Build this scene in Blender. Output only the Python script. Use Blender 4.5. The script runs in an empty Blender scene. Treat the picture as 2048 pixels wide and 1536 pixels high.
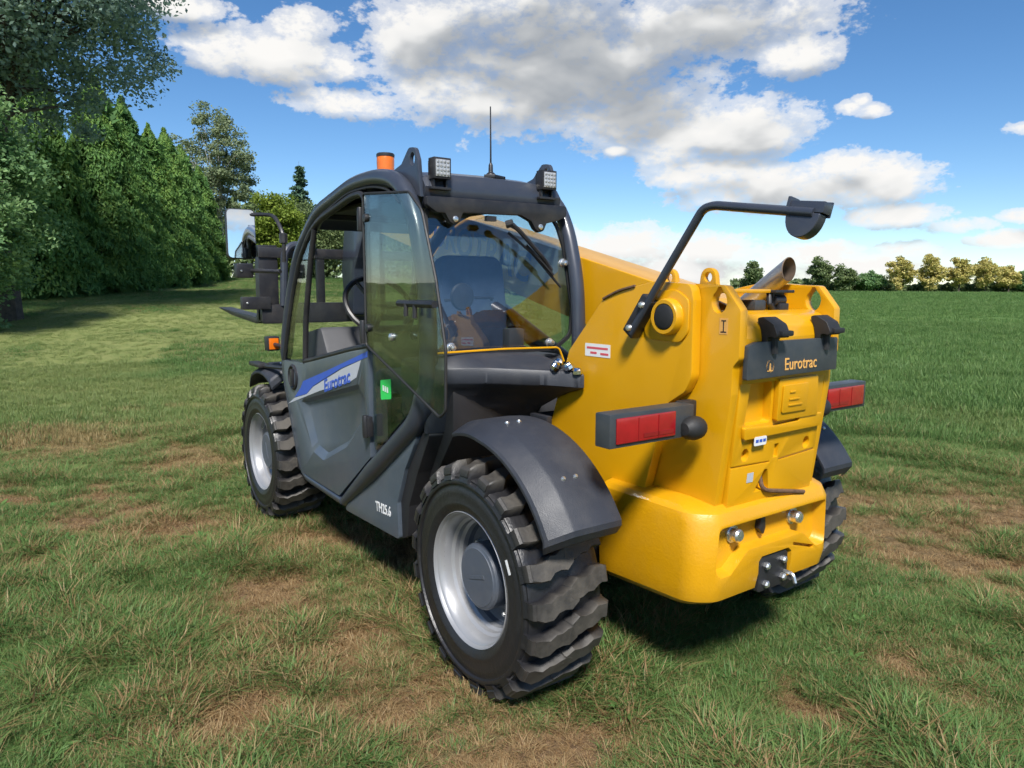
import bpy, bmesh, math, random
import numpy as np
from mathutils import Vector, Matrix
from mathutils.geometry import tessellate_polygon

rng = np.random.default_rng(7)
random.seed(7)
S = bpy.context.scene
COL = S.collection
R = math.radians

# ------------------------------------------------------------------ camera
CAM = Vector((-2.046, 2.113, 1.409))
FW = Vector((0.80849519, -0.57362375, -0.13149646))
RT = Vector((-0.5784433, -0.81572041, 0.00188582))
UP = Vector((0.10834609, -0.07453857, 0.99131485))
cd = bpy.data.cameras.new('camera')
cam = bpy.data.objects.new('camera', cd)
COL.objects.link(cam)
m = Matrix.Identity(4)
for i in range(3):
    m[i][0], m[i][1], m[i][2], m[i][3] = RT[i], UP[i], -FW[i], CAM[i]
cam.matrix_world = m
cd.sensor_width = 36.0
cd.lens = 25.36
cd.clip_start = 0.05
cd.clip_end = 6000
S.camera = cam

# ------------------------------------------------------------------ sky and sun
SUN_EL, SUN_AZ = 49.0, 146.0          # azimuth counted from +x towards +y
sd = Vector((math.cos(R(SUN_EL)) * math.cos(R(SUN_AZ)), math.cos(R(SUN_EL)) * math.sin(R(SUN_AZ)), math.sin(R(SUN_EL))))
ld = bpy.data.lights.new('sun', 'SUN')
ld.energy = 3.4
ld.angle = R(11.0)
ld.color = (1.0, 0.965, 0.91)
sun = bpy.data.objects.new('sun', ld)
COL.objects.link(sun)
sun.location = (30, 20, 40)
sun.rotation_euler = (-sd).to_track_quat('-Z', 'Y').to_euler()

W = bpy.data.worlds.new('World')
S.world = W
W.use_nodes = True
S.view_settings.view_transform = 'Standard'
S.view_settings.look = 'None'
S.view_settings.gamma = 1.0
S.view_settings.use_curve_mapping = False
S.view_settings.exposure = 1.15
S.cycles.use_adaptive_sampling = True
S.cycles.adaptive_threshold = .03
S.cycles.max_bounces = 8
S.cycles.diffuse_bounces = 4
S.cycles.glossy_bounces = 3
S.cycles.transmission_bounces = 4
S.cycles.transparent_max_bounces = 16
S.cycles.caustics_reflective = False
S.cycles.caustics_refractive = False
W.cycles.sampling_method = 'MANUAL'
W.cycles.sample_map_resolution = 512

CLOUDS = [  # azimuth, elevation, half width, half height (degrees), greyness of the base
    (-38.2, 16.9, 14.2, 5.3, .85), (-28.6, 17.6, 4.6, 3.0, .35), (-49.2, 18.4, 10.1, 2.7, .7), (-45.3, 13.4, 6.8, 3.2, .85),
    (-30.6, 14.7, 4.5, 1.8, .2), (-55.8, 16.0, 3.1, 1.5, .1), (-32.9, 13.9, 3.4, 1.4, .3), (-18.3, 16.2, 6.0, 2.0, .15),
    (-22.1, 13.4, 4.4, 1.1, .15), (-14.6, 16.0, 3.2, 1.4, .15), (-19.8, 18.1, 2.5, 1.4, .1), (-11.8, 18.6, 3.6, .9, .15),
    (-22.6, 15.6, 2.4, .9, .2), (-52.6, 11.3, 6.2, 2.3, .4), (-47.3, 10.6, 2.9, 1.9, .3), (-56.6, 7.3, 9.3, 1.7, .4),
    (-62.6, 7.4, 3.5, 1.6, .15), (-50.6, 8.5, 5.2, 1.4, .3), (-63.1, 5.0, 3.4, .9, .3), (-59.1, 8.6, 2.8, 1.3, .1),
    (-59.5, 12.3, 1.1, .55, .2), (-60.8, 12.0, 1.3, .5, .2), (-60.2, 12.7, .7, .5, .1), (-43.3, 10.3, 1.0, .4, 0), (-70.4, 4.7, 1.8, .5, .1),
    (-69.2, 3.2, 2.6, .6, .1), (-70.3, 10.1, 1.5, .6, .1), (-43.7, 3.4, 4.8, 1.6, .2), (-50.8, 2.9, 4.0, 1.5, .2),
    (-57.5, 2.4, 4.0, 1.1, .15), (-64.0, 2.7, 2.4, .7, .1), (-47.9, 1.2, 11., 1.2, .2), (-61.5, 1.6, 6.0, .9, .15), (-66.5, 4.2, 2.2, .6, .1)]
_r = random.Random(3)
for k in range(11):                   # the same kind of clouds in the rest of the sky
    a = -100 - 230 * (k + _r.random() * .6) / 11
    if a < -180: a += 360
    e = _r.choice([6, 9, 14, 22, 30, 42, 55])
    CLOUDS.append((a, e, 6 + _r.random() * 9, 2 + e * .09 + _r.random() * 1.5, .2 + .5 * _r.random()))
CLOUDS += [(-35, 40, 20, 6, .6), (-70, 30, 10, 4, .5), (-10, 33, 9, 4, .4), (-50, 60, 25, 8, .6)]


class NT:
    """small helper to write node trees"""
    def __init__(s, tree):
        s.t = tree
    def n(s, typ, **kw):
        nd = s.t.nodes.new(typ)
        for k, v in kw.items(): setattr(nd, k, v)
        return nd
    def l(s, a, b):
        s.t.links.new(a, b)
    def math(s, op, a, b=None, c=None, clamp=False):
        nd = s.t.nodes.new('ShaderNodeMath'); nd.operation = op; nd.use_clamp = clamp
        for i, v in enumerate((a, b, c)):
            if v is None: continue
            if isinstance(v, (int, float)): nd.inputs[i].default_value = v
            else: s.t.links.new(v, nd.inputs[i])
        return nd.outputs[0]
    def ramp(s, fac, stops, interp='LINEAR'):
        nd = s.t.nodes.new('ShaderNodeValToRGB'); nd.color_ramp.interpolation = interp
        el = nd.color_ramp.elements
        while len(el) < len(stops): el.new(0.5)
        for e, (p, c) in zip(el, stops):
            e.position = p; e.color = (c, c, c, 1) if isinstance(c, (int, float)) else (*c[:3], 1)
        s.t.links.new(fac, nd.inputs[0])
        return nd.outputs[0]
    def noise(s, vec, scale, detail=4, rough=.55, dist=0):
        nd = s.t.nodes.new('ShaderNodeTexNoise')
        nd.inputs['Scale'].default_value = scale; nd.inputs['Detail'].default_value = detail
        nd.inputs['Roughness'].default_value = rough; nd.inputs['Distortion'].default_value = dist
        if vec is not None: s.t.links.new(vec, nd.inputs['Vector'])
        return nd.outputs['Fac']
    def mix(s, fac, a, b, blend='MIX'):
        nd = s.t.nodes.new('ShaderNodeMix'); nd.data_type = 'RGBA'; nd.blend_type = blend
        for sock, v in ((nd.inputs[0], fac), (nd.inputs[6], a), (nd.inputs[7], b)):
            if isinstance(v, (int, float)): sock.default_value = v
            elif isinstance(v, tuple): sock.default_value = (*v[:3], 1)
            else: s.t.links.new(v, sock)
        return nd.outputs[2]


def cloud_group():
    g = bpy.data.node_groups.new('cloud_field', 'ShaderNodeTree')
    g.interface.new_socket('Dir', in_out='INPUT', socket_type='NodeSocketVector')
    g.interface.new_socket('Field', in_out='OUTPUT', socket_type='NodeSocketFloat')
    g.interface.new_socket('Grey', in_out='OUTPUT', socket_type='NodeSocketFloat')
    g.interface.new_socket('Soft', in_out='OUTPUT', socket_type='NodeSocketFloat')
    T = NT(g)
    gi = T.n('NodeGroupInput'); go = T.n('NodeGroupOutput')
    nv = T.n('ShaderNodeVectorMath', operation='NORMALIZE'); T.l(gi.outputs[0], nv.inputs[0])
    sp = T.n('ShaderNodeSeparateXYZ'); T.l(nv.outputs[0], sp.inputs[0])
    az = T.math('MULTIPLY', T.math('ARCTAN2', sp.outputs[1], sp.outputs[0]), 180 / math.pi)
    el = T.math('MULTIPLY', T.math('ARCSINE', sp.outputs[2]), 180 / math.pi)
    cb = T.n('ShaderNodeCombineXYZ'); T.l(az, cb.inputs[0]); T.l(el, cb.inputs[1])
    field = None; grey = None
    for a, e, sa, se, gr in CLOUDS:
        ma = T.n('ShaderNodeVectorMath', operation='MULTIPLY_ADD'); T.l(cb.outputs[0], ma.inputs[0])
        ma.inputs[1].default_value = (1 / sa, 1 / se, 0); ma.inputs[2].default_value = (-a / sa, -e / se, 0)
        dt = T.n('ShaderNodeVectorMath', operation='DOT_PRODUCT'); T.l(ma.outputs[0], dt.inputs[0]); T.l(ma.outputs[0], dt.inputs[1])
        q = dt.outputs['Value']
        if gr >= .35:
            gq = T.math('MULTIPLY_ADD', q, -gr, gr)
            grey = gq if grey is None else T.math('MAXIMUM', grey, gq)
        if field is None: field = q
        else:
            nd = T.n('ShaderNodeMath', operation='SMOOTH_MIN'); T.l(field, nd.inputs[0]); T.l(q, nd.inputs[1]); nd.inputs[2].default_value = .35
            field = nd.outputs[0]
    field = T.math('MAXIMUM', T.math('SUBTRACT', 1.0, field), -1.2)
    grey = T.math('MAXIMUM', grey, .12)
    mp = T.n('ShaderNodeVectorMath', operation='MULTIPLY'); T.l(nv.outputs[0], mp.inputs[0]); mp.inputs[1].default_value = (1, 1, 1.7)
    n1 = T.noise(mp.outputs[0], 9.0, 6, .62, .25)
    n2 = T.noise(mp.outputs[0], 32.0, 4, .62, .1)
    n3 = T.noise(mp.outputs[0], 85.0, 3, .6, .2)
    nn = T.math('ADD', T.math('ADD', T.math('MULTIPLY', T.math('SUBTRACT', n3, .5), 1.2), T.math('MULTIPLY', T.math('SUBTRACT', n1, .5), 3.4)), T.math('MULTIPLY', T.math('SUBTRACT', n2, .5), 1.5))
    T.l(T.math('ADD', field, nn), go.inputs[0])
    n1s = T.noise(mp.outputs[0], 9.0, 3, .5, .25)
    T.l(T.math('ADD', field, T.math('MULTIPLY', T.math('SUBTRACT', n1s, .5), 4.0)), go.inputs[2])
    T.l(T.math('ADD', grey, T.math('MULTIPLY', T.math('SUBTRACT', n1, .5), .5)), go.inputs[1])
    return g


def build_world():
    T = NT(W.node_tree)
    W.node_tree.nodes.clear()
    out = T.n('ShaderNodeOutputWorld')
    tc = T.n('ShaderNodeTexCoord')
    sky = T.n('ShaderNodeTexSky', sky_type='NISHITA')
    sky.sun_disc = False
    sky.sun_elevation = R(SUN_EL)
    sky.sun_rotation = math.atan2(sd.x, sd.y)
    sky.air_density = .8; sky.dust_density = .05; sky.ozone_density = 2.4
    hs = T.n('ShaderNodeHueSaturation'); hs.inputs['Saturation'].default_value = 1.22
    T.l(sky.outputs[0], hs.inputs['Color'])
    bs = T.n('ShaderNodeBackground'); bs.inputs[1].default_value = .064
    T.l(hs.outputs[0], bs.inputs[0])
    g = cloud_group()
    g1 = T.n('ShaderNodeGroup'); g1.node_tree = g; T.l(tc.outputs['Generated'], g1.inputs[0])
    ad = T.n('ShaderNodeVectorMath', operation='ADD'); T.l(tc.outputs['Generated'], ad.inputs[0]); ad.inputs[1].default_value = (.004, .006, .022)
    g2 = T.n('ShaderNodeGroup'); g2.node_tree = g; T.l(ad.outputs[0], g2.inputs[0])
    mask = T.ramp(T.math('MULTIPLY_ADD', g1.outputs[0], .5, .5), [(.37, 0), (.62, .62), (.98, 1)], 'EASE')
    rel = T.math('SUBTRACT', g1.outputs[2], g2.outputs[2])
    lit = T.math('MULTIPLY_ADD', rel, .50, .86)
    lit = T.math('SUBTRACT', lit, T.math('MULTIPLY', T.math('MAXIMUM', g1.outputs[1], 0.0), 1.0))
    col = T.ramp(lit, [(0.0, (.40, .43, .47)), (.35, (.56, .58, .60)), (.7, (.90, .90, .89)), (1.0, (1.0, .985, .96))])
    bc = T.n('ShaderNodeBackground'); bc.inputs[1].default_value = .44
    T.l(col, bc.inputs[0])
    mx = T.n('ShaderNodeMixShader')
    T.l(mask, mx.inputs[0]); T.l(bs.outputs[0], mx.inputs[1]); T.l(bc.outputs[0], mx.inputs[2])
    T.l(mx.outputs[0], out.inputs[0])


build_world()

# ------------------------------------------------------------------ materials
MATS = {}


def pmat(name, col, rough=.5, metal=0., coat=0., var=.08, vscale=6., bump=0., bscale=60., spec=.5, dust=0., dustcol=(.30, .26, .20), emit=None):
    mt = bpy.data.materials.new(name); mt.use_nodes = True
    T = NT(mt.node_tree)
    b = mt.node_tree.nodes['Principled BSDF']
    tc = T.n('ShaderNodeTexCoord'); vec = tc.outputs['Object']
    n = T.noise(vec, vscale, 5, .6)
    c = T.mix(T.ramp(n, [(.3, 0), (.7, 1)]), tuple(x * (1 - var) for x in col), tuple(min(1, x * (1 + var)) for x in col))
    if dust > 0:
        geo = T.n('ShaderNodeNewGeometry')
        d = T.ramp(T.noise(geo.outputs['Position'], 9, 8, .7), [(.45, 0), (.75, dust)])
        c = T.mix(d, c, dustcol)
    T.l(c, b.inputs['Base Color'])
    rr = T.math('MULTIPLY_ADD', T.noise(vec, vscale * 2.5, 5, .65), rough * .5, rough * .75, clamp=True)
    T.l(rr, b.inputs['Roughness'])
    b.inputs['Metallic'].default_value = metal
    b.inputs['Coat Weight'].default_value = coat
    b.inputs['Coat Roughness'].default_value = .07
    b.inputs['Specular IOR Level'].default_value = spec
    if bump > 0:
        bp = T.n('ShaderNodeBump'); bp.inputs['Strength'].default_value = bump; bp.inputs['Distance'].default_value = .004
        T.l(T.noise(vec, bscale, 4, .6), bp.inputs['Height']); T.l(bp.outputs[0], b.inputs['Normal'])
    MATS[name] = mt
    return mt


def glassmat(name, tint, refl=1.0):
    mt = bpy.data.materials.new(name); mt.use_nodes = True
    T = NT(mt.node_tree); mt.node_tree.nodes.clear()
    out = T.n('ShaderNodeOutputMaterial')
    tr = T.n('ShaderNodeBsdfTransparent'); tr.inputs[0].default_value = (*tint, 1)
    gl = T.n('ShaderNodeBsdfGlossy'); gl.inputs['Roughness'].default_value = .015
    geo = T.n('ShaderNodeNewGeometry')
    # waviness of toughened glass
    bp = T.n('ShaderNodeBump'); bp.inputs['Strength'].default_value = .03; bp.inputs['Distance'].default_value = .02
    T.l(T.noise(geo.outputs['Position'], 5, 1), bp.inputs['Height']); T.l(bp.outputs[0], gl.inputs['Normal'])
    lw = T.n('ShaderNodeLayerWeight'); lw.inputs[0].default_value = .5
    f = T.math('MULTIPLY', T.math('MULTIPLY_ADD', T.math('POWER', lw.outputs['Facing'], 4.0), .75, .045), refl, clamp=True)
    mx = T.n('ShaderNodeMixShader'); T.l(f, mx.inputs[0]); T.l(tr.outputs[0], mx.inputs[1]); T.l(gl.outputs[0], mx.inputs[2])
    T.l(mx.outputs[0], out.inputs[0])
    MATS[name] = mt
    return mt


YEL = pmat('yellow_paint', (.56, .275, .002), .36, coat=.4, var=.035, vscale=3, bump=.05, bscale=180, dust=.08, dustcol=(.46, .26, .03))
YEL2 = pmat('yellow_casting', (.55, .268, .002), .42, coat=.3, var=.05, vscale=4, bump=.25, bscale=110, dust=.12, dustcol=(.40, .26, .07))
GREY = pmat('grey_paint', (.056, .072, .094), .36, coat=.3, var=.05, vscale=3, bump=.03, bscale=160, dust=.14, dustcol=(.20, .19, .17))
NAVY = pmat('dark_frame_paint', (.030, .036, .052), .36, coat=.25, var=.06, dust=.12, dustcol=(.13, .12, .11))
PLAS = pmat('fender_plastic', (.021, .024, .033), .5, var=.1, vscale=5, bump=.25, bscale=260, dust=.16, dustcol=(.13, .12, .11))
BLK = pmat('black_steel', (.014, .014, .017), .42, var=.15, dust=.08)
CAST = pmat('chassis_black', (.009, .009, .011), .6, var=.2, dust=.06, dustcol=(.05, .045, .04))
RUB = pmat('black_rubber', (.012, .012, .013), .6, var=.15, bump=.2, bscale=90)
PLATE = pmat('slate_plate', (.030, .036, .043), .45, var=.05, dust=.08)
SILV = pmat('rim_silver', (.28, .285, .30), .38, metal=.35, var=.05, coat=.2, dust=.14, dustcol=(.35, .32, .28))
HUB = pmat('hub_grey', (.062, .074, .098), .45, coat=.1, var=.05, dust=.15)
STEEL = pmat('zinc_bolt', (.70, .70, .68), .28, metal=.9, var=.1, vscale=40)
RUST = pmat('rusty_steel', (.10, .055, .03), .75, var=.4, vscale=60, bump=.3)
EXH = pmat('exhaust_pipe', (.42, .42, .43), .35, metal=.8, var=.15, vscale=20)
EXHIN = pmat('exhaust_soot', (.12, .085, .06), .8, var=.3, vscale=30)
RED = pmat('red_lens', (.27, .007, .011), .18, coat=.6, var=.12, vscale=25)
REDD = pmat('dark_red_lens', (.20, .006, .010), .2, coat=.6, var=.12, vscale=25)
AMB = pmat('amber_lens', (.62, .135, .006), .25, coat=.5, var=.1, vscale=25)
LENS = pmat('clear_lens', (.34, .35, .36), .2, metal=.2, coat=.6, var=.25, vscale=90)
WHITE = pmat('white_sticker', (.66, .66, .66), .4, var=.03)
BLUE = pmat('blue_sticker', (.035, .09, .42), .4, var=.04)
LBAND = pmat('pale_grey_sticker', (.40, .42, .46), .4, var=.03)
GRN = pmat('green_sticker', (.03, .55, .10), .4, var=.04)
ORANGE = pmat('orange_print', (.62, .33, .09), .45, var=.05)
PINK = pmat('red_print', (.55, .08, .10), .45, var=.05)
DBLUE = pmat('navy_print', (.02, .04, .16), .45, var=.05)
SEAT = pmat('seat_cloth', (.035, .05, .085), .7, var=.12, vscale=30, bump=.3, bscale=200)
TRIM = pmat('cab_trim', (.055, .056, .062), .6, var=.1, bump=.2, bscale=160)
CHROME = pmat('chrome', (.75, .76, .78), .08, metal=1.0, var=.02)
MIRR = pmat('mirror_glass', (.88, .89, .9), .02, metal=1.0, var=.0)
GLASS = glassmat('cab_glass', (.90, .93, .92), 1.0)
GLASSR = glassmat('rear_glass', (.80, .86, .90), 3.8)
GLASSG = glassmat('tinted_glass', (.80, .86, .84), 1.1)


def tyre_mat():
    mt = bpy.data.materials.new('tyre_rubber'); mt.use_nodes = True
    T = NT(mt.node_tree); b = mt.node_tree.nodes['Principled BSDF']
    tc = T.n('ShaderNodeTexCoord')
    sp = T.n('ShaderNodeSeparateXYZ'); T.l(tc.outputs['Object'], sp.inputs[0])
    r = T.math('SQRT', T.math('ADD', T.math('MULTIPLY', sp.outputs[0], sp.outputs[0]), T.math('MULTIPLY', sp.outputs[2], sp.outputs[2])))
    crown = T.ramp(T.math('MULTIPLY', r, 2.0), [(.745, 0), (.80, .5), (.83, .85)])      # soil picked up by the tread
    n = T.noise(tc.outputs['Object'], 22, 8, .7)
    n3 = T.noise(tc.outputs['Object'], 5, 3, .5)
    dirt = T.math('MULTIPLY', crown, T.ramp(T.math('MULTIPLY_ADD', n3, .5, T.math('MULTIPLY', n, .6)), [(.36, .15), (.68, .95)]))
    dirt = T.math('MAXIMUM', dirt, T.ramp(n, [(.55, 0), (.85, .25)]))
    c = T.mix(dirt, (.013, .013, .015), (.088, .078, .064))
    T.l(c, b.inputs['Base Color'])
    T.l(T.math('MULTIPLY_ADD', dirt, .5, .36), b.inputs['Roughness'])
    bp = T.n('ShaderNodeBump'); bp.inputs['Strength'].default_value = .35; bp.inputs['Distance'].default_value = .006
    T.l(T.noise(tc.outputs['Object'], 45, 6, .65), bp.inputs['Height']); T.l(bp.outputs[0], b.inputs['Normal'])
    return mt


TYRE = tyre_mat()

# ------------------------------------------------------------------ mesh helpers


def rpoly(pts, rad, n=4):
    """polygon with rounded corners; rad one value or one per corner"""
    N = len(pts); out = []
    rr = rad if isinstance(rad, (list, tuple)) else [rad] * N
    for i in range(N):
        p = Vector(pts[i]); a = Vector(pts[i - 1]); b = Vector(pts[(i + 1) % N])
        if rr[i] <= 0: out.append(tuple(p)); continue
        da = (a - p); db = (b - p); la, lb = da.length, db.length
        da.normalize(); db.normalize()
        ang = da.angle(db)
        t = min(rr[i] / max(math.tan(ang / 2), .05), la * .48, lb * .48)
        for k in range(n + 1):
            s = k / n
            q = (p + da * t) * (1 - s) ** 2 + p * 2 * s * (1 - s) + (p + db * t) * s ** 2
            out.append(tuple(q))
    return out


def smooth_path(pts, r, n=5):
    """3-d polyline with its corners rounded"""
    out = [Vector(pts[0])]
    for i in range(1, len(pts) - 1):
        a, p, b = Vector(pts[i - 1]), Vector(pts[i]), Vector(pts[i + 1])
        da, db = (a - p), (b - p); t = min(r, da.length * .48, db.length * .48)
        da.normalize(); db.normalize()
        for k in range(n + 1):
            s = k / n
            out.append((p + da * t) * (1 - s) ** 2 + p * 2 * s * (1 - s) + (p + db * t) * s ** 2)
    out.append(Vector(pts[-1]))
    return out


def circle2(cx, cy, r, n=20, ry=None):
    ry = ry or r
    return [(cx + r * math.cos(2 * math.pi * k / n), cy + ry * math.sin(2 * math.pi * k / n)) for k in range(n)]


class MB:
    def __init__(s):
        s.v = []; s.f = []; s.mi = []
    def add(s, verts, faces, mi=0):
        o = len(s.v); s.v += [tuple(v) for v in verts]
        for f in faces: s.f.append(tuple(i + o for i in f)); s.mi.append(mi)
        return s
    def box(s, x0, x1, y0, y1, z0, z1, mat=None):
        v = [Vector((x, y, z)) for x in (x0, x1) for y in (y0, y1) for z in (z0, z1)]
        if mat is not None: v = [mat @ q for q in v]
        return s.add(v, [(0, 1, 3, 2), (4, 6, 7, 5), (0, 4, 5, 1), (2, 3, 7, 6), (0, 2, 6, 4), (1, 5, 7, 3)])
    def plate(s, outer, t0, t1, axis='y', holes=(), mat=None):
        """extruded polygon (with holes); 2-d coords are the two other axes in xyz order"""
        loops = [outer] + list(holes)
        def P(q, t):
            v = {'y': (q[0], t, q[1]), 'x': (t, q[0], q[1]), 'z': (q[0], q[1], t)}[axis]
            return mat @ Vector(v) if mat is not None else Vector(v)
        flat = [q for L in loops for q in L]; n = len(flat)
        tri = tessellate_polygon([[Vector((q[0], q[1], 0)) for q in L] for L in loops]) if holes or len(outer) > 4 else None
        verts = [P(q, t0) for q in flat] + [P(q, t1) for q in flat]
        faces = []
        if not holes:
            faces += [tuple(range(n)), tuple(range(n + n - 1, n - 1, -1))]
        else:
            for t in tri: faces += [t, (t[2] + n, t[1] + n, t[0] + n)]
        o = 0
        for L in loops:
            k = len(L)
            for i in range(k):
                a, b = o + i, o + (i + 1) % k
                faces.append((a, b, b + n, a + n))
            o += k
        return s.add(verts, faces)
    def tube(s, path, r, n=10, closed=False, caps=True):
        P = [Vector(p) for p in path]; N = len(P)
        rs = r if isinstance(r, (list, tuple)) else [r] * N
        verts = []; up = None
        for i in range(N):
            if closed: t = (P[(i + 1) % N] - P[i - 1])
            else: t = P[min(i + 1, N - 1)] - P[max(i - 1, 0)]
            t.normalize()
            if up is None:
                ref = Vector((0, 0, 1)) if abs(t.z) < .9 else Vector((0, 1, 0))
                up = (ref - t * ref.dot(t)).normalized()
            else:
                up = up - t * up.dot(t)
                up.normalize()
            sd_ = t.cross(up)
            for k in range(n):
                a = 2 * math.pi * k / n
                verts.append(P[i] + (up * math.cos(a) + sd_ * math.sin(a)) * rs[i])
        faces = []
        for i in range(N if closed else N - 1):
            j = (i + 1) % N
            for k in range(n):
                k2 = (k + 1) % n
                faces.append((i * n + k, i * n + k2, j * n + k2, j * n + k))
        if caps and not closed:
            faces.append(tuple(range(n - 1, -1, -1))); faces.append(tuple((N - 1) * n + k for k in range(n)))
        return s.add(verts, faces)
    def lathe(s, prof, c=(0, 0, 0), axis='y', n=32, caps=False, mat=None):
        verts = []
        for (r, a) in prof:
            for k in range(n):
                t = 2 * math.pi * k / n
                q = {'y': (r * math.cos(t), a, r * math.sin(t)), 'z': (r * math.cos(t), r * math.sin(t), a), 'x': (a, r * math.cos(t), r * math.sin(t))}[axis]
                q = Vector(q)
                if mat is not None: q = mat @ q
                verts.append(q + Vector(c))
        faces = []
        for i in range(len(prof) - 1):
            for k in range(n):
                k2 = (k + 1) % n
                faces.append((i * n + k, i * n + k2, (i + 1) * n + k2, (i + 1) * n + k))
        if caps:
            faces.append(tuple(range(n))); faces.append(tuple((len(prof) - 1) * n + k for k in range(n - 1, -1, -1)))
        return s.add(verts, faces)
    def loft(s, rings, closed=True, caps=True):
        n = len(rings[0]); verts = [q for rg in rings for q in rg]; faces = []
        for i in range(len(rings) - 1):
            for k in range(n if closed else n - 1):
                k2 = (k + 1) % n
                faces.append((i * n + k, i * n + k2, (i + 1) * n + k2, (i + 1) * n + k))
        if caps and closed:
            faces.append(tuple(range(n - 1, -1, -1))); faces.append(tuple((len(rings) - 1) * n + k for k in range(n)))
        return s.add(verts, faces)
    def mesh(s, name, bevel=0., seg=2, angle=32, blim=35, flat=False):
        me = bpy.data.meshes.new(name)
        me.from_pydata([tuple(v) for v in s.v], [], s.f)
        bm = bmesh.new(); bm.from_mesh(me)
        bmesh.ops.remove_doubles(bm, verts=bm.verts, dist=1e-5)
        bmesh.ops.recalc_face_normals(bm, faces=bm.faces)
        if bevel > 0:
            ed = [e for e in bm.edges if len(e.link_faces) == 2 and e.calc_face_angle(0) > R(blim)]
            if ed: bmesh.ops.bevel(bm, geom=ed, offset=bevel, segments=seg, profile=.6, affect='EDGES', clamp_overlap=True)
        bm.to_mesh(me); bm.free()
        if not flat:
            me.shade_smooth(); me.set_sharp_from_angle(angle=R(angle))
        return me
    def obj(s, name, mat, parent=None, loc=None, rot=None, **kw):
        return link(name, s.mesh(name, **kw), mat, parent, loc, rot)


def link(name, me, mat, parent=None, loc=None, rot=None):
    o = bpy.data.objects.new(name, me); COL.objects.link(o)
    if mat is not None:
        if not me.materials: me.materials.append(mat)
    if parent is not None: o.parent = parent
    if loc is not None: o.location = loc
    if rot is not None: o.rotation_euler = rot
    return o


def boolean(a, b, op='DIFFERENCE'):
    """mesh a minus mesh b"""
    oa = bpy.data.objects.new('tmp_a', a); ob = bpy.data.objects.new('tmp_b', b)
    COL.objects.link(oa); COL.objects.link(ob)
    md = oa.modifiers.new('b', 'BOOLEAN'); md.object = ob; md.operation = op; md.solver = 'EXACT'
    dg = bpy.context.evaluated_depsgraph_get(); dg.update()
    me = bpy.data.meshes.new_from_object(oa.evaluated_get(dg))
    bpy.data.objects.remove(oa); bpy.data.objects.remove(ob)
    return me


def finish(me, bevel=0., seg=2, angle=32, blim=35):
    bm = bmesh.new(); bm.from_mesh(me)
    bmesh.ops.remove_doubles(bm, verts=bm.verts, dist=2e-5)
    bmesh.ops.dissolve_limit(bm, angle_limit=R(2), verts=bm.verts, edges=bm.edges)
    if bevel > 0:
        ed = [e for e in bm.edges if len(e.link_faces) == 2 and e.calc_face_angle(0) > R(blim)]
        bmesh.ops.bevel(bm, geom=ed, offset=bevel, segments=seg, profile=.6, affect='EDGES', clamp_overlap=True)
    bm.to_mesh(me); bm.free()
    me.shade_smooth(); me.set_sharp_from_angle(angle=R(angle))
    return me


def text_mesh(body, size, shear=0., bold=0., extrude=.0006, width=1.0, spacing=1.0):
    cu = bpy.data.curves.new('lettering', 'FONT'); cu.body = body; cu.size = size; cu.shear = shear
    cu.offset = bold; cu.extrude = extrude; cu.align_x = 'CENTER'; cu.align_y = 'CENTER'; cu.space_character = spacing
    cu.resolution_u = 3
    o = bpy.data.objects.new('tmp', cu); COL.objects.link(o)
    dg = bpy.context.evaluated_depsgraph_get(); dg.update()
    me = bpy.data.meshes.new_from_object(o.evaluated_get(dg))
    bpy.data.objects.remove(o)
    for v in me.vertices: v.co.x *= width
    return me


def basis(xa, ya):
    xa, ya = Vector(xa).normalized(), Vector(ya).normalized(); za = xa.cross(ya)
    m_ = Matrix.Identity(4)
    for i in range(3): m_[i][0], m_[i][1], m_[i][2] = xa[i], ya[i], za[i]
    return m_


def place_text(name, body, size, loc, xa, ya, mat, parent, **kw):
    me = text_mesh(body, size, **kw); me.materials.clear(); me.materials.append(mat)
    o = bpy.data.objects.new(name, me); COL.objects.link(o); o.parent = parent
    o.matrix_local = Matrix.Translation(loc) @ basis(xa, ya)
    return o


def thing(name, label, cat, loc=(0, 0, 0), group=None):
    o = bpy.data.objects.new(name, None); COL.objects.link(o); o.location = loc
    o['label'] = label; o['category'] = cat
    if group: o['group'] = group
    return o


def tag(o, label=None, cat=None, kind=None, group=None):
    if label: o['label'] = label
    if cat: o['category'] = cat
    if kind: o['kind'] = kind
    if group: o['group'] = group
    return o


def np_mesh(name, verts, faces, attrs=None):
    """numpy quads or triangles to mesh, with optional float point attributes"""
    me = bpy.data.meshes.new(name)
    nf, k = faces.shape
    me.vertices.add(len(verts)); me.vertices.foreach_set('co', verts.astype(np.float32).ravel())
    me.loops.add(nf * k); me.loops.foreach_set('vertex_index', faces.astype(np.int32).ravel())
    me.polygons.add(nf)
    me.polygons.foreach_set('loop_start', np.arange(0, nf * k, k, dtype=np.int32))
    me.update(calc_edges=True)
    for an, av in (attrs or {}).items():
        a = me.attributes.new(an, 'FLOAT', 'POINT'); a.data.foreach_set('value', av.astype(np.float32))
    return me


# ------------------------------------------------------------------ terrain
YAW = math.atan2(FW.y, FW.x)
cY, sY = math.cos(YAW), math.sin(YAW)
_tab = np.random.default_rng(11).random((256, 256))


def vnoise(x, y):
    xi = np.floor(x).astype(int); yi = np.floor(y).astype(int); fx = x - xi; fy = y - yi
    fx = fx * fx * (3 - 2 * fx); fy = fy * fy * (3 - 2 * fy)
    g = lambda a, b: _tab[a % 256, b % 256]
    return (g(xi, yi) * (1 - fx) + g(xi + 1, yi) * fx) * (1 - fy) + (g(xi, yi + 1) * (1 - fx) + g(xi + 1, yi + 1) * fx) * fy


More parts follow.
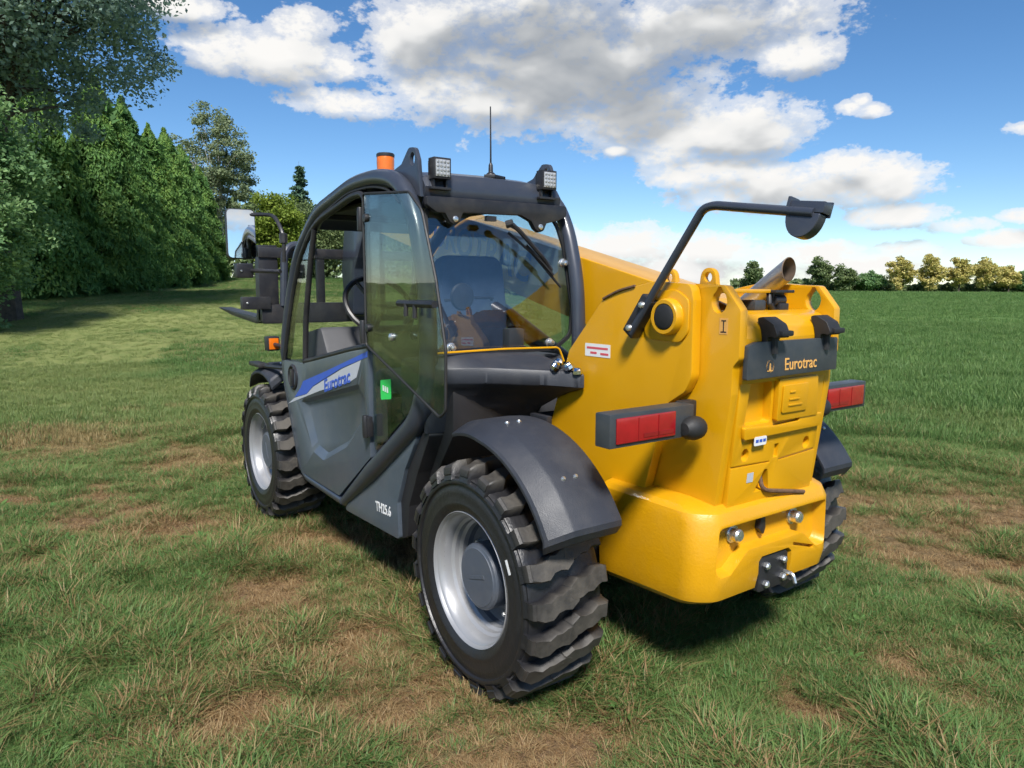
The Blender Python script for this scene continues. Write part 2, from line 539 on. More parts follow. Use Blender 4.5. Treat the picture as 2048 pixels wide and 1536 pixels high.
def fbm(x, y, o=4):
    s = 0; a = .5; t = 0
    for k in range(o):
        s = s + a * vnoise(x * 2 ** k + 17.3 * k, y * 2 ** k + 5.1 * k); t += a; a *= .5
    return s / t


def sst(a, b, x):
    t = np.clip((x - a) / (b - a), 0, 1)
    return t * t * (3 - 2 * t)


def du(x, y):
    """distance ahead and to the right along the direction the meadow is seen"""
    dx, dy = x - CAM.x, y - CAM.y
    return dx * cY + dy * sY, dx * sY - dy * cY


def height(x, y):
    d, u = du(x, y)
    h = 1.33 * sst(9, 34, d) * sst(4, -9, u) + .75 * sst(36, 60, d) * sst(2, -12, u) + .75 * sst(45, 150, d)
    h = h + sst(5, 14, d) * .10 * (fbm(x * .25 + 40, y * .25 + 9, 3) - .5) * 2 * sst(220, 60, d)
    h = h + .05 * (fbm(x * 1.3 + 3, y * 1.3 + 8, 3) - .5)
    return h


def H(x, y):
    return float(height(np.array([x], float), np.array([y], float))[0])


BARE = [(.55, 1.02, .35), (.0, 1.07, .38), (-.3, 1.09, .38), (.86, 1.07, .3), (.36, 1.59, .28), (2.43, 1.36, .38), (2.96, 1.64, .35),
        (-.23, -1.72, .35), (.21, -2.29, .6), (-.52, -1.9, .45), (-.45, .73, .22), (4.23, .91, .5), (5.77, 1.73, .8), (1.77, .73, .35),
        (-.2, -3.05, .6), (1.22, 1.13, .3), (-.75, 1.15, .3), (-1.0, .9, .3), (1.2, .3, .6), (-.9, -.6, .22)]


def dryness(x, y):
    d, u = du(x, y)
    n = fbm(x * 1.1 + 31, y * 1.1 + 7, 4)
    n2 = fbm(x * 4.3 + 3, y * 4.3 + 77, 3)
    n4 = fbm(x * 9 + 5, y * 9 + 21, 2)
    v = sst(.54, .70, n * .42 + n2 * .36 + n4 * .22) * .8
    b = np.zeros_like(v)
    for bx, by, br in BARE:
        b = np.maximum(b, np.exp(-((x - bx) ** 2 + (y - by) ** 2) / (br * br)) * 1.1)
    n3 = fbm(x * 11 + 9, y * 11 + 2, 2)
    b = b * (-.42 + 1.25 * n2 + 1.15 * n3)
    far = sst(5, 13, d)
    v = np.maximum(v * (1 - .55 * far), b)
    v = v * (1 - fieldmask(x, y))
    return np.clip(v, 0, 1)


def fieldmask(x, y):
    """1 in the sown green field beyond the meadow on the right"""
    d, u = du(x, y)
    e = (fbm(x * .5, y * .5, 3) - .5) * 3
    return sst(6.2, 9.5, d + e) * sst(-1.0, 3.5, u + e * .5)


def hay(x, y):
    """pale mown strips of the left meadow"""
    d, u = du(x, y)
    s = fbm(x * .13 + y * .5 + 9, y * .12 - x * .35 + 4, 4)
    return sst(.36, .58, s) * sst(4.5, 10, d) * (1 - fieldmask(x, y)) * sst(42, 30, d)


def build_ground():
    rad = np.concatenate([np.array([0.0]), np.geomspace(.25, 45, 330), np.geomspace(47, 3000, 60)])
    na = 560
    # finer spacing where the meadow is looked at, coarse elsewhere
    a1 = np.linspace(-62, 62, 440, endpoint=False); a2 = np.linspace(62, 298, na - 440, endpoint=False)
    ang = np.radians(np.concatenate([a1, a2])) 
    A, Rr = np.meshgrid(ang, rad[1:], indexing='xy')
    x = CAM.x + Rr * np.cos(YAW + A); y = CAM.y + Rr * np.sin(YAW + A)
    x = np.concatenate([[CAM.x], x.ravel()]); y = np.concatenate([[CAM.y], y.ravel()])
    z = height(x, y)
    dr = dryness(x, y); d, u = du(x, y)
    z = z - .02 * dr * sst(14, 8, d) + .022 * (fbm(x * 6, y * 6, 3) - .5) * sst(16, 8, d)
    V = np.c_[x, y, z]
    nr = len(rad) - 1
    i, j = np.meshgrid(np.arange(nr - 1), np.arange(na), indexing='ij')
    j2 = (j + 1) % na
    q = np.stack([1 + i * na + j, 1 + (i + 1) * na + j, 1 + (i + 1) * na + j2, 1 + i * na + j2], -1).reshape(-1, 4)
    jj = np.arange(na); t = np.stack([np.zeros(na, int), 1 + jj, 1 + (jj + 1) % na, 1 + (jj + 1) % na], -1)
    # centre fan as quads would be degenerate: build it as separate triangles
    me = bpy.data.meshes.new('meadow_ground')
    me.vertices.add(len(V)); me.vertices.foreach_set('co', V.astype(np.float32).ravel())
    tri = t[:, :3]
    me.loops.add(q.size + tri.size)
    me.loops.foreach_set('vertex_index', np.concatenate([q.ravel(), tri.ravel()]).astype(np.int32))
    me.polygons.add(len(q) + len(tri))
    me.polygons.foreach_set('loop_start', np.concatenate([np.arange(len(q)) * 4, q.size + np.arange(len(tri)) * 3]).astype(np.int32))
    me.update(calc_edges=True)
    for an, av in (('dry', dr), ('field', fieldmask(x, y)), ('hay', hay(x, y))):
        a = me.attributes.new(an, 'FLOAT', 'POINT'); a.data.foreach_set('value', av.astype(np.float32))
    me.shade_smooth()
    mt = bpy.data.materials.new('meadow_soil_and_sward'); mt.use_nodes = True
    T = NT(mt.node_tree); b = mt.node_tree.nodes['Principled BSDF']
    at = {}
    for an in ('dry', 'field', 'hay'):
        n = T.n('ShaderNodeAttribute'); n.attribute_name = an; at[an] = n.outputs['Fac']
    geo = T.n('ShaderNodeNewGeometry'); P = geo.outputs['Position']
    fine = T.noise(P, 38, 6, .7); mid = T.noise(P, 3.2, 6, .65); big = T.noise(P, .25, 5, .6)
    g = T.mix(T.ramp(fine, [(.3, 0), (.7, 1)]), (.070, .100, .030), (.135, .180, .052))
    g = T.mix(T.ramp(mid, [(.35, 0), (.7, .7)]), g, (.150, .180, .055))
    soil = T.mix(T.ramp(fine, [(.35, 0), (.65, 1)]), (.14, .082, .046), (.30, .190, .110))
    c = T.mix(T.ramp(at['dry'], [(.25, .25), (.7, 1)]), g, soil)
    hy = T.mix(T.ramp(mid, [(.3, 0), (.75, 1)]), (.185, .235, .070), (.290, .300, .115))
    c = T.mix(T.math('MULTIPLY', at['hay'], .8), c, hy)
    # sown field: long, soft tractor strips
    mp = T.n('ShaderNodeMapping'); T.l(P, mp.inputs[0]); mp.inputs['Rotation'].default_value = (0, 0, R(52)); mp.inputs['Scale'].default_value = (.10, 1.6, 1)
    st = T.noise(mp.outputs[0], .55, 5, .6)
    fl = T.mix(T.ramp(st, [(.3, 0), (.7, 1)]), (.075, .155, .040), (.115, .200, .056))
    fl = T.mix(T.ramp(mid, [(.3, 0), (.8, .5)]), fl, (.080, .128, .030))
    c = T.mix(at['field'], c, fl)
    c = T.mix(T.ramp(big, [(.35, 0), (.7, .30)]), c, (.125, .165, .045))
    T.l(c, b.inputs['Base Color']); b.inputs['Roughness'].default_value = .9; b.inputs['Specular IOR Level'].default_value = .15
    bp = T.n('ShaderNodeBump'); bp.inputs['Strength'].default_value = .9; bp.inputs['Distance'].default_value = .05
    T.l(T.math('ADD', fine, T.noise(P, 9, 5, .7)), bp.inputs['Height']); T.l(bp.outputs[0], b.inputs['Normal'])
    o = link('meadow_ground', me, mt)
    tag(o, 'patchy meadow of short grass and bare brown soil, green field beyond', 'ground', 'structure')


build_ground()


# ------------------------------------------------------------------ grass (instanced tufts)
def blade_mat(name, cols, dead):
    mt = bpy.data.materials.new(name); mt.use_nodes = True
    T = NT(mt.node_tree); mt.node_tree.nodes.clear()
    out = T.n('ShaderNodeOutputMaterial')
    oi = T.n('ShaderNodeObjectInfo')
    rnd = T.n('ShaderNodeAttribute'); rnd.attribute_name = 'rnd'
    dr = T.n('ShaderNodeAttribute'); dr.attribute_name = 'dry'; dr.attribute_type = 'INSTANCER'
    tp = T.n('ShaderNodeAttribute'); tp.attribute_name = 'tip'
    geo = T.n('ShaderNodeNewGeometry')
    patch = T.noise(geo.outputs['Position'], 1.6, 3, .5)
    f = T.math('ADD', T.math('MULTIPLY', rnd.outputs['Fac'], .45), T.math('MULTIPLY', oi.outputs['Random'], .30))
    f = T.math('ADD', f, T.math('MULTIPLY', T.math('SUBTRACT', patch, .25), .5))
    g = T.ramp(f, [(.0, cols[0]), (.35, cols[1]), (.7, cols[2]), (1.0, cols[3])])
    dd = T.mix(rnd.outputs['Fac'], dead[0], dead[1])
    # a blade is dead if its own lot is below the dryness of the spot
    k = T.math('SUBTRACT', T.math('MULTIPLY_ADD', dr.outputs['Fac'], 1.1, -.02), T.math('FRACT', T.math('MULTIPLY', rnd.outputs['Fac'], 7.31)))
    c = T.mix(T.ramp(T.math('MULTIPLY_ADD', k, 2.0, .5), [(.35, 0), (.65, 1)]), g, dd)
    pl = T.n('ShaderNodeAttribute'); pl.attribute_name = 'pale'; pl.attribute_type = 'INSTANCER'
    c = T.mix(T.math('MULTIPLY', pl.outputs['Fac'], .75), c, T.mix(rnd.outputs['Fac'], (.180, .245, .070), (.300, .310, .120)))
    c = T.mix(T.math('MULTIPLY', tp.outputs['Fac'], .16), c, (.17, .18, .06))
    df = T.n('ShaderNodeBsdfDiffuse'); T.l(c, df.inputs[0])
    tl = T.n('ShaderNodeBsdfTranslucent'); T.l(c, tl.inputs[0])
    gl = T.n('ShaderNodeBsdfGlossy'); gl.inputs['Roughness'].default_value = .55
    m1 = T.n('ShaderNodeMixShader'); m1.inputs[0].default_value = .45; T.l(df.outputs[0], m1.inputs[1]); T.l(tl.outputs[0], m1.inputs[2])
    m2 = T.n('ShaderNodeMixShader'); m2.inputs[0].default_value = .018; T.l(m1.outputs[0], m2.inputs[1]); T.l(gl.outputs[0], m2.inputs[2])
    T.l(m2.outputs[0], out.inputs[0])
    return mt


GRASS = blade_mat('grass_blades', [(.048, .122, .034), (.092, .200, .052), (.156, .262, .074), (.240, .302, .108)], [(.27, .150, .068), (.46, .335, .175)])


def tuft(seed, nb, hgt, spread, wid, lean, segs=3):
    r = np.random.default_rng(seed)
    V = []; F = []; rn = []; tip = []
    for b in range(nb):
        a = r.uniform(0, 2 * np.pi); rad = spread * np.sqrt(r.random())
        bx, by = rad * np.cos(a), rad * np.sin(a)
        h = hgt * r.uniform(.45, 1.15)
        la = a + r.normal(0, .9); ln = lean * r.uniform(.2, 1.5) * h
        curl = r.uniform(.9, 2.4)
        w = wid * r.uniform(.6, 1.2); q = r.random()
        px, py = -np.sin(la + r.normal(0, .6)), np.cos(la)
        o = len(V)
        for s in range(segs + 1):
            t = s / segs
            off = ln * t ** curl
            zz = h * (t - .25 * (ln / max(h, 1e-5)) * t * t)
            ww = w * (1 - t ** 1.6) * .5 + .0004
            cx, cy = bx + np.cos(la) * off, by + np.sin(la) * off
            V += [(cx - px * ww, cy - py * ww, zz - .006), (cx + px * ww, cy + py * ww, zz - .006)]
            rn += [q, q]; tip += [t, t]
        for s in range(segs):
            F.append((o + 2 * s, o + 2 * s + 1, o + 2 * s + 3, o + 2 * s + 2))
    me = np_mesh('grass_tuft', np.array(V), np.array(F), {'rnd': np.array(rn), 'tip': np.array(tip)})
    me.shade_smooth()
    me.materials.append(GRASS)
    return bpy.data.objects.new('grass_tuft', me)       # source for the instances, not linked to the scene


def rosette(seed):
    """flat broad-leaved weed such as plantain or dandelion"""
    r = np.random.default_rng(seed)
    V = []; F = []; rn = []; tip = []
    for b in range(9):
        a = b * 2.4 + r.normal(0, .2); L = r.uniform(.045, .085); w = L * r.uniform(.22, .34); q = r.random() * .5 + .2; rise = r.uniform(.15, .7)
        o = len(V)
        for k in range(5):
            t = k / 4; ww = w * math.sin(math.pi * min(1, .12 + t * .86)) * .5
            d_ = L * t; z = L * rise * (t - .55 * t * t)
            for sg in (-1, 0, 1):
                V.append((math.cos(a) * d_ - math.sin(a) * ww * sg, math.sin(a) * d_ + math.cos(a) * ww * sg, z + abs(sg) * .004)); rn.append(q); tip.append(0)
        for k in range(4):
            for c in range(2): F.append((o + k * 3 + c, o + k * 3 + c + 1, o + k * 3 + c + 4, o + k * 3 + c + 3))
    me = np_mesh('weed', np.array(V), np.array(F), {'rnd': np.array(rn), 'tip': np.array(tip)})
    me.shade_smooth(); me.materials.append(GRASS)
    return bpy.data.objects.new('weed', me)


def scatter_object(name, pts, rot, scl, idx, dry, pale, protos):
    me = bpy.data.meshes.new(name)
    me.vertices.add(len(pts)); me.vertices.foreach_set('co', pts.astype(np.float32).ravel())
    a = me.attributes.new('rotv', 'FLOAT_VECTOR', 'POINT'); a.data.foreach_set('vector', rot.astype(np.float32).ravel())
    a = me.attributes.new('sclv', 'FLOAT_VECTOR', 'POINT'); a.data.foreach_set('vector', scl.astype(np.float32).ravel())
    a = me.attributes.new('kind_index', 'INT', 'POINT'); a.data.foreach_set('value', idx.astype(np.int32))
    a = me.attributes.new('dry', 'FLOAT', 'POINT'); a.data.foreach_set('value', dry.astype(np.float32))
    a = me.attributes.new('pale', 'FLOAT', 'POINT'); a.data.foreach_set('value', pale.astype(np.float32))
    o = bpy.data.objects.new(name, me); COL.objects.link(o)
    g = bpy.data.node_groups.new(name + '_scatter', 'GeometryNodeTree')
    g.interface.new_socket('Geometry', in_out='INPUT', socket_type='NodeSocketGeometry')
    g.interface.new_socket('Geometry', in_out='OUTPUT', socket_type='NodeSocketGeometry')
    N = g.nodes
    gi = N.new('NodeGroupInput'); go = N.new('NodeGroupOutput')
    mp = N.new('GeometryNodeMeshToPoints'); g.links.new(gi.outputs[0], mp.inputs['Mesh'])
    jn = N.new('GeometryNodeJoinGeometry')
    for p in reversed(protos):
        oi = N.new('GeometryNodeObjectInfo'); oi.inputs['Object'].default_value = p; oi.inputs['As Instance'].default_value = True
        g.links.new(oi.outputs['Geometry'], jn.inputs[0])
    ip = N.new('GeometryNodeInstanceOnPoints'); ip.inputs['Pick Instance'].default_value = True
    g.links.new(mp.outputs[0], ip.inputs['Points']); g.links.new(jn.outputs[0], ip.inputs['Instance'])
    def na(nm, dt):
        n = N.new('GeometryNodeInputNamedAttribute'); n.data_type = dt; n.inputs['Name'].default_value = nm
        return n.outputs['Attribute']
    g.links.new(na('kind_index', 'INT'), ip.inputs['Instance Index'])
    er = N.new('FunctionNodeEulerToRotation'); g.links.new(na('rotv', 'FLOAT_VECTOR'), er.inputs[0]); g.links.new(er.outputs[0], ip.inputs['Rotation'])
    g.links.new(na('sclv', 'FLOAT_VECTOR'), ip.inputs['Scale'])
    g.links.new(ip.outputs[0], go.inputs[0])
    md = o.modifiers.new('scatter', 'NODES'); md.node_group = g
    return o


def build_grass():
    protos = [tuft(100 + k, 34, .054, .052, .0034, 1.15) for k in range(5)]            # 0-4 ordinary sward
    protos += [tuft(200 + k, 36, .076, .050, .0037, 1.25, 4) for k in range(4)]          # 5-8 lush long tufts
    protos += [tuft(300 + k, 34, .024, .070, .0034, 2.6) for k in range(3)]            # 9-11 flat straw and stubble
    protos += [tuft(400 + k, 46, .10, .16, .0085, .6, 2) for k in range(4)]            # 12-15 wide tufts for the distance
    protos += [rosette(500 + k) for k in range(3)]                                      # 16-18 broad-leaved weeds
    r = np.random.default_rng(5)
    P, RO, SC, ID, DR, PA = [], [], [], [], [], []
    def emit(n, d0, d1, amax, far):
        # uniform over the ground in a sector
        d = np.sqrt(r.uniform(d0 * d0, d1 * d1, n)); a = R(1) * r.uniform(-amax, amax, n)
        x = CAM.x + d * np.cos(YAW + a); y = CAM.y + d * np.sin(YAW + a)
        dr = dryness(x, y)
        keep = r.random(n) > (dr * .50 if not far else dr * .45)
        # no grass inside tyre contact patches
        for wx in (0, 2.427):
            for wy in (.706, -.706):
                keep &= ~((abs(x - wx) < .14) & (abs(y - wy) < .15))
        x, y, dr = x[keep], y[keep], dr[keep]; n = len(x)
        lush = fbm(x * 1.9 + 51, y * 1.9 + 13, 3)
        f = fieldmask(x, y); dd, _ = du(x, y)
        z = height(x, y) - .02 * dr * sst(14, 8, dd) + .022 * (fbm(x * 6, y * 6, 3) - .5) * sst(16, 8, dd)
        if far:
            idx = r.integers(12, 16, n)
            s = r.uniform(.7, 1.25, n) * (.75 + .45 * f) * (1 - .35 * hay(x, y)) * (1 + sst(28, 60, dd) + 1.3 * sst(70, 120, dd))
        else:
            q = r.random(n)
            idx = r.integers(0, 5, n)
            L = (lush > .53) & (q < .55) & (dr < .5)
            idx[L] = r.integers(5, 9, L.sum())
            Wd = (r.random(n) < .020) & (dr < .30)
            idx[Wd] = r.integers(16, 19, Wd.sum())
            D = (q < dr * .85) & ~Wd
            idx[D] = r.integers(9, 12, D.sum())
            s = r.uniform(.6, 1.25, n) * (.74 + .42 * sst(.40, .66, lush)) * (1 - .35 * dr)
        dv = np.clip(dr + (.18 if not far else .05) * (1 - f), 0, 1)
        if not far: dv[Wd] = 0
        PA.append(hay(x, y))
        P.append(np.c_[x, y, z]); RO.append(np.c_[r.normal(0, .12, n), r.normal(0, .12, n), r.uniform(0, 6.28, n)])
        SC.append(np.c_[s, s, s * r.uniform(.8, 1.2, n)]); ID.append(idx); DR.append(dv)
    emit(60000, .7, 4.2, 60, False)
    emit(70000, 4.2, 8.2, 50, False)
    emit(30000, 7.6, 15, 48, True)
    emit(32000, 15, 34, 46, True)
    emit(26000, 34, 80, 46, True)
    emit(24000, 80, 150, 44, True)
    o = scatter_object('grass', np.concatenate(P), np.concatenate(RO), np.concatenate(SC), np.concatenate(ID), np.concatenate(DR), np.concatenate(PA), protos)
    tag(o, 'short tufty green grass with dry straw covering the meadow', 'grass', 'stuff')


build_grass()


# ------------------------------------------------------------------ trees
def leaf_mat(name, cols, trans=.42, scale=.5):
    mt = bpy.data.materials.new(name); mt.use_nodes = True
    T = NT(mt.node_tree); mt.node_tree.nodes.clear()
    out = T.n('ShaderNodeOutputMaterial')
    rnd = T.n('ShaderNodeAttribute'); rnd.attribute_name = 'rnd'
    geo = T.n('ShaderNodeNewGeometry')
    f = T.math('ADD', T.math('MULTIPLY', rnd.outputs['Fac'], .6), T.math('MULTIPLY', T.noise(geo.outputs['Position'], scale, 3, .5), .5))
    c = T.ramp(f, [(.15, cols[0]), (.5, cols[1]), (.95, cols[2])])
    df = T.n('ShaderNodeBsdfDiffuse'); T.l(c, df.inputs[0])
    tl = T.n('ShaderNodeBsdfTranslucent'); T.l(c, tl.inputs[0])
    gl = T.n('ShaderNodeBsdfGlossy'); gl.inputs['Roughness'].default_value = .6
    m1 = T.n('ShaderNodeMixShader'); m1.inputs[0].default_value = trans; T.l(df.outputs[0], m1.inputs[1]); T.l(tl.outputs[0], m1.inputs[2])
    m2 = T.n('ShaderNodeMixShader'); m2.inputs[0].default_value = .015; T.l(m1.outputs[0], m2.inputs[1]); T.l(gl.outputs[0], m2.inputs[2])
    T.l(m2.outputs[0], out.inputs[0])
    return mt


BARK = pmat('bark', (.075, .060, .048), .9, var=.35, vscale=9, bump=.8, bscale=16)
BARKB = pmat('birch_bark', (.36, .35, .32), .8, var=.4, vscale=5, bump=.3, bscale=16)
LEAF_OAK = leaf_mat('broad_leaves', [(0.114, 0.184, 0.168), (0.218, 0.316, 0.261), (0.361, 0.469, 0.361)])
LEAF_SHRUB = leaf_mat('shrub_leaves', [(0.078, 0.167, 0.072), (0.167, 0.293, 0.116), (0.293, 0.420, 0.181)])
LEAF_CON = leaf_mat('conifer_sprays', [(0.048, 0.123, 0.046), (0.127, 0.253, 0.065), (0.326, 0.439, 0.092)], .36, .35)
LEAF_BIRCH = leaf_mat('birch_leaves', [(0.095, 0.135, 0.078), (0.189, 0.243, 0.128), (0.311, 0.358, 0.203)], .4)
LEAF_LIME = leaf_mat('bright_leaves', [(.085, .145, .020), (.175, .245, .034), (.28, .34, .055)], .4)
LEAF_SPR = leaf_mat('spruce_needles', [(0.031, 0.068, 0.047), (0.062, 0.120, 0.078), (0.117, 0.195, 0.109)], .15)
LEAF_SUNLIT = leaf_mat('sunlit_leaves', [(.23, .24, .06), (.48, .42, .13), (.70, .60, .28)], .35, .3)  # yellow of sunlight on the far trees, put into the leaf colour
LEAF_FAR = leaf_mat('far_leaves', [(0.072, 0.112, 0.054), (0.136, 0.189, 0.077), (0.224, 0.272, 0.109)], .35, .3)


def leaf_quads(C, size, r, normal_bias=None, elong=1.5, droop=0.):
    """one small bent leaf (two triangles sharing the midrib) at each centre"""
    n = len(C)
    a = r.normal(0, 1, (n, 3))
    if normal_bias is not None: a = a * .75 + normal_bias
    a /= np.linalg.norm(a, axis=1, keepdims=True) + 1e-9
    b = r.normal(0, 1, (n, 3)); b[:, 2] -= droop
    b -= a * (a * b).sum(1, keepdims=True); b /= np.linalg.norm(b, axis=1, keepdims=True) + 1e-9
    c = np.cross(a, b)
    s = (size * r.uniform(.6, 1.35, n))[:, None]
    v = np.stack([C - b * s * elong * .5, C + c * s * .5 + a * s * .12, C + b * s * elong * .5, C - c * s * .5 + a * s * .12], 1).reshape(-1, 3)
    f = np.arange(4 * n).reshape(-1, 4)
    rn = np.repeat(r.random(n), 4)
    return v, f, rn


def crown_object(name, C, size, r, mat, parent, bias=None, elong=1.5, droop=0., rnd_shift=None):
    v, f, rn = leaf_quads(C, size, r, bias, elong, droop)
    if rnd_shift is not None: rn = np.clip(rn * .6 + np.repeat(rnd_shift, 4) * .4, 0, 1)
    me = np_mesh(name, v, f, {'rnd': rn})
    return link(name, me, mat, parent)


def broadleaf(root, r, h, trunk_h, rx, rz, nclump, nleaf, lsize, lmat, bark, clump_r=.9, lean=(0, 0), low=0.12, tr=.22, zc=None, gap=.0):
    """trunk with limbs reaching into a crown of leaf clumps; coordinates local to root"""
    mb = MB()
    zc = zc if zc is not None else trunk_h + (h - trunk_h) * .5
    pts = []
    while len(pts) < nclump:
        q = r.normal(0, 1, 3); q /= np.linalg.norm(q); q *= r.random() ** .45
        if q[2] < -1 + low: continue
        lump = .82 + .36 * math.sin(3.1 * q[0] + 1.7 * q[1] + r.random()) * .5
        p = np.array([q[0] * rx * lump + lean[0] * (q[2] + .4), q[1] * rx * lump + lean[1] * (q[2] + .4), zc + q[2] * rz * lump])
        pts.append(p)
    pts = np.array(pts)
    top = Vector((lean[0] * .5, lean[1] * .5, zc + rz * .55))
    path = [Vector((0, 0, -.3)), Vector((r.normal(0, .05), r.normal(0, .05), trunk_h * .5)), Vector((lean[0] * .1, lean[1] * .1, trunk_h)), (Vector((0, 0, trunk_h)) * .4 + top * .6), top]
    mb.tube(path, [tr * 1.35, tr, tr * .85, tr * .45, .03], 9)
    for k in range(min(46, nclump)):
        e = Vector(pts[k]); t = r.uniform(.25, 1.0)
        zb = trunk_h * .75 + (top.z - trunk_h) * t * .7
        s0 = Vector((top.x * t * .5, top.y * t * .5, zb))
        if e.z < s0.z: s0.z = max(trunk_h * .6, e.z - .5)
        mid = s0.lerp(e, .5) + Vector((r.normal(0, .15), r.normal(0, .15), .25 + r.normal(0, .1)))
        mb.tube([s0, s0.lerp(mid, .6), mid.lerp(e, .4), e], [tr * .32, tr * .22, tr * .13, .012], 5)
    mb.obj('trunk', bark, root)
    cl = r.integers(0, nclump, nleaf)
    off = r.normal(0, 1, (nleaf, 3)); off /= np.linalg.norm(off, axis=1, keepdims=True)
    cr = clump_r * (0.55 + .9 * ((np.arange(nclump) * 0.618) % 1))
    off = off * (r.random(nleaf) ** .5)[:, None] * cr[cl][:, None]; off[:, 2] *= .62
    C = pts[cl] + off
    shade = ((np.arange(nclump) * .377) % 1)[cl]
    crown_object('crown', C, lsize, r, lmat, root, np.array([0, 0, .8]), 1.6, .3, shade)


def conifer(root, r, h, rad, n, lsize, mat, power=.8):
    """dense flame-shaped evergreen, foliage down to the ground"""
    mb = MB(); mb.tube([(0, 0, -.3), (0, 0, h * .5), (0, 0, h * .97)], [.16, .10, .01], 8)
    for k in range(60):
        z = h * (.03 + .9 * r.random()); a = r.uniform(0, 6.28); l = rad * (1 - z / h) ** power * .8
        mb.tube([(0, 0, z), (math.cos(a) * l * .6, math.sin(a) * l * .6, z + .2 * l), (math.cos(a) * l, math.sin(a) * l, z + .55 * l)], [.03, .02, .006], 4)
    mb.obj('trunk', BARK, root)
    # foliage gathers in upright plumes standing out of the flame shape
    npl = 300
    pa = r.uniform(0, 2 * np.pi, npl); pz = r.random(npl) ** 1.15 * .93
    pw = r.uniform(.75, 1.18, npl)
    k = r.integers(0, npl, n)
    t = r.random(n)
    z = (pz[k] + t * .13)
    prof = np.clip(1 - z, 0, 1) ** power * np.clip(.80 + z * 1.6, 0, 1)
    rr = rad * prof * pw[k] * r.uniform(.70, 1.04, n) ** .6 * (1 - .35 * t) + .06
    a = pa[k] + r.normal(0, .16, n) * (1 - .5 * t)
    C = np.c_[rr * np.cos(a), rr * np.sin(a), np.clip(z, .005, 1.02) * h + r.normal(0, .06, n)]
    bias = np.c_[np.cos(a), np.sin(a), np.full(n, .5)]
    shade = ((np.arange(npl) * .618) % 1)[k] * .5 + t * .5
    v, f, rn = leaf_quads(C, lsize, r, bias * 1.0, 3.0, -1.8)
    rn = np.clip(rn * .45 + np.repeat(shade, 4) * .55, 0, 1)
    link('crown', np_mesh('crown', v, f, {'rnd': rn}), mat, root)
    # inner dead twigs that stop one seeing right through
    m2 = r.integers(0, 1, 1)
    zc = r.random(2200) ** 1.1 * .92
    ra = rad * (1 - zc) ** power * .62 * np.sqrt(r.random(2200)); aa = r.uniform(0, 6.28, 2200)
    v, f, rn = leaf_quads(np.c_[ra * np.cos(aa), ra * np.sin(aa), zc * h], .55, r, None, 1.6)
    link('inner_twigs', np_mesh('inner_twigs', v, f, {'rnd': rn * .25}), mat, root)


def spruce(root, r, h, rad, mat):
    mb = MB(); mb.tube([(0, 0, -.3), (0, 0, h * .5), (0, 0, h)], [.22, .13, .01], 8)
    Cs = []
    nw = 26
    for i in range(nw):
        z = h * (.12 + .86 * i / nw); l0 = rad * (1 - z / h) ** .85 + .15
        for k in range(7):
            a = r.uniform(0, 6.28); l = l0 * r.uniform(.7, 1.1)
            tip = Vector((math.cos(a) * l, math.sin(a) * l, z - .12 * l + .1 * r.random()))
            mb.tube([(0, 0, z), Vector((tip.x * .5, tip.y * .5, z - .02 * l)), tip], [.035, .02, .006], 4)
            n = int(26 + 60 * l)
            t = r.random(n)
            P = np.c_[tip.x * t, tip.y * t, z + (tip.z - z) * t - .12 * r.random(n)]
            Cs.append(P + r.normal(0, .09 + .03 * l, (n, 3)) * np.array([1, 1, .5]))
    mb.obj('trunk', BARK, root)
    crown_object('crown', np.concatenate(Cs), .26, r, mat, root, np.array([0, 0, .4]), 2.0, .5)


def place(px_dir, dist):
    """ground point at a bearing (right of the meadow axis, as a slope) and distance ahead"""
    x = CAM.x + dist * (cY + px_dir * sY); y = CAM.y + dist * (sY - px_dir * cY)
    return (x, y, H(x, y))


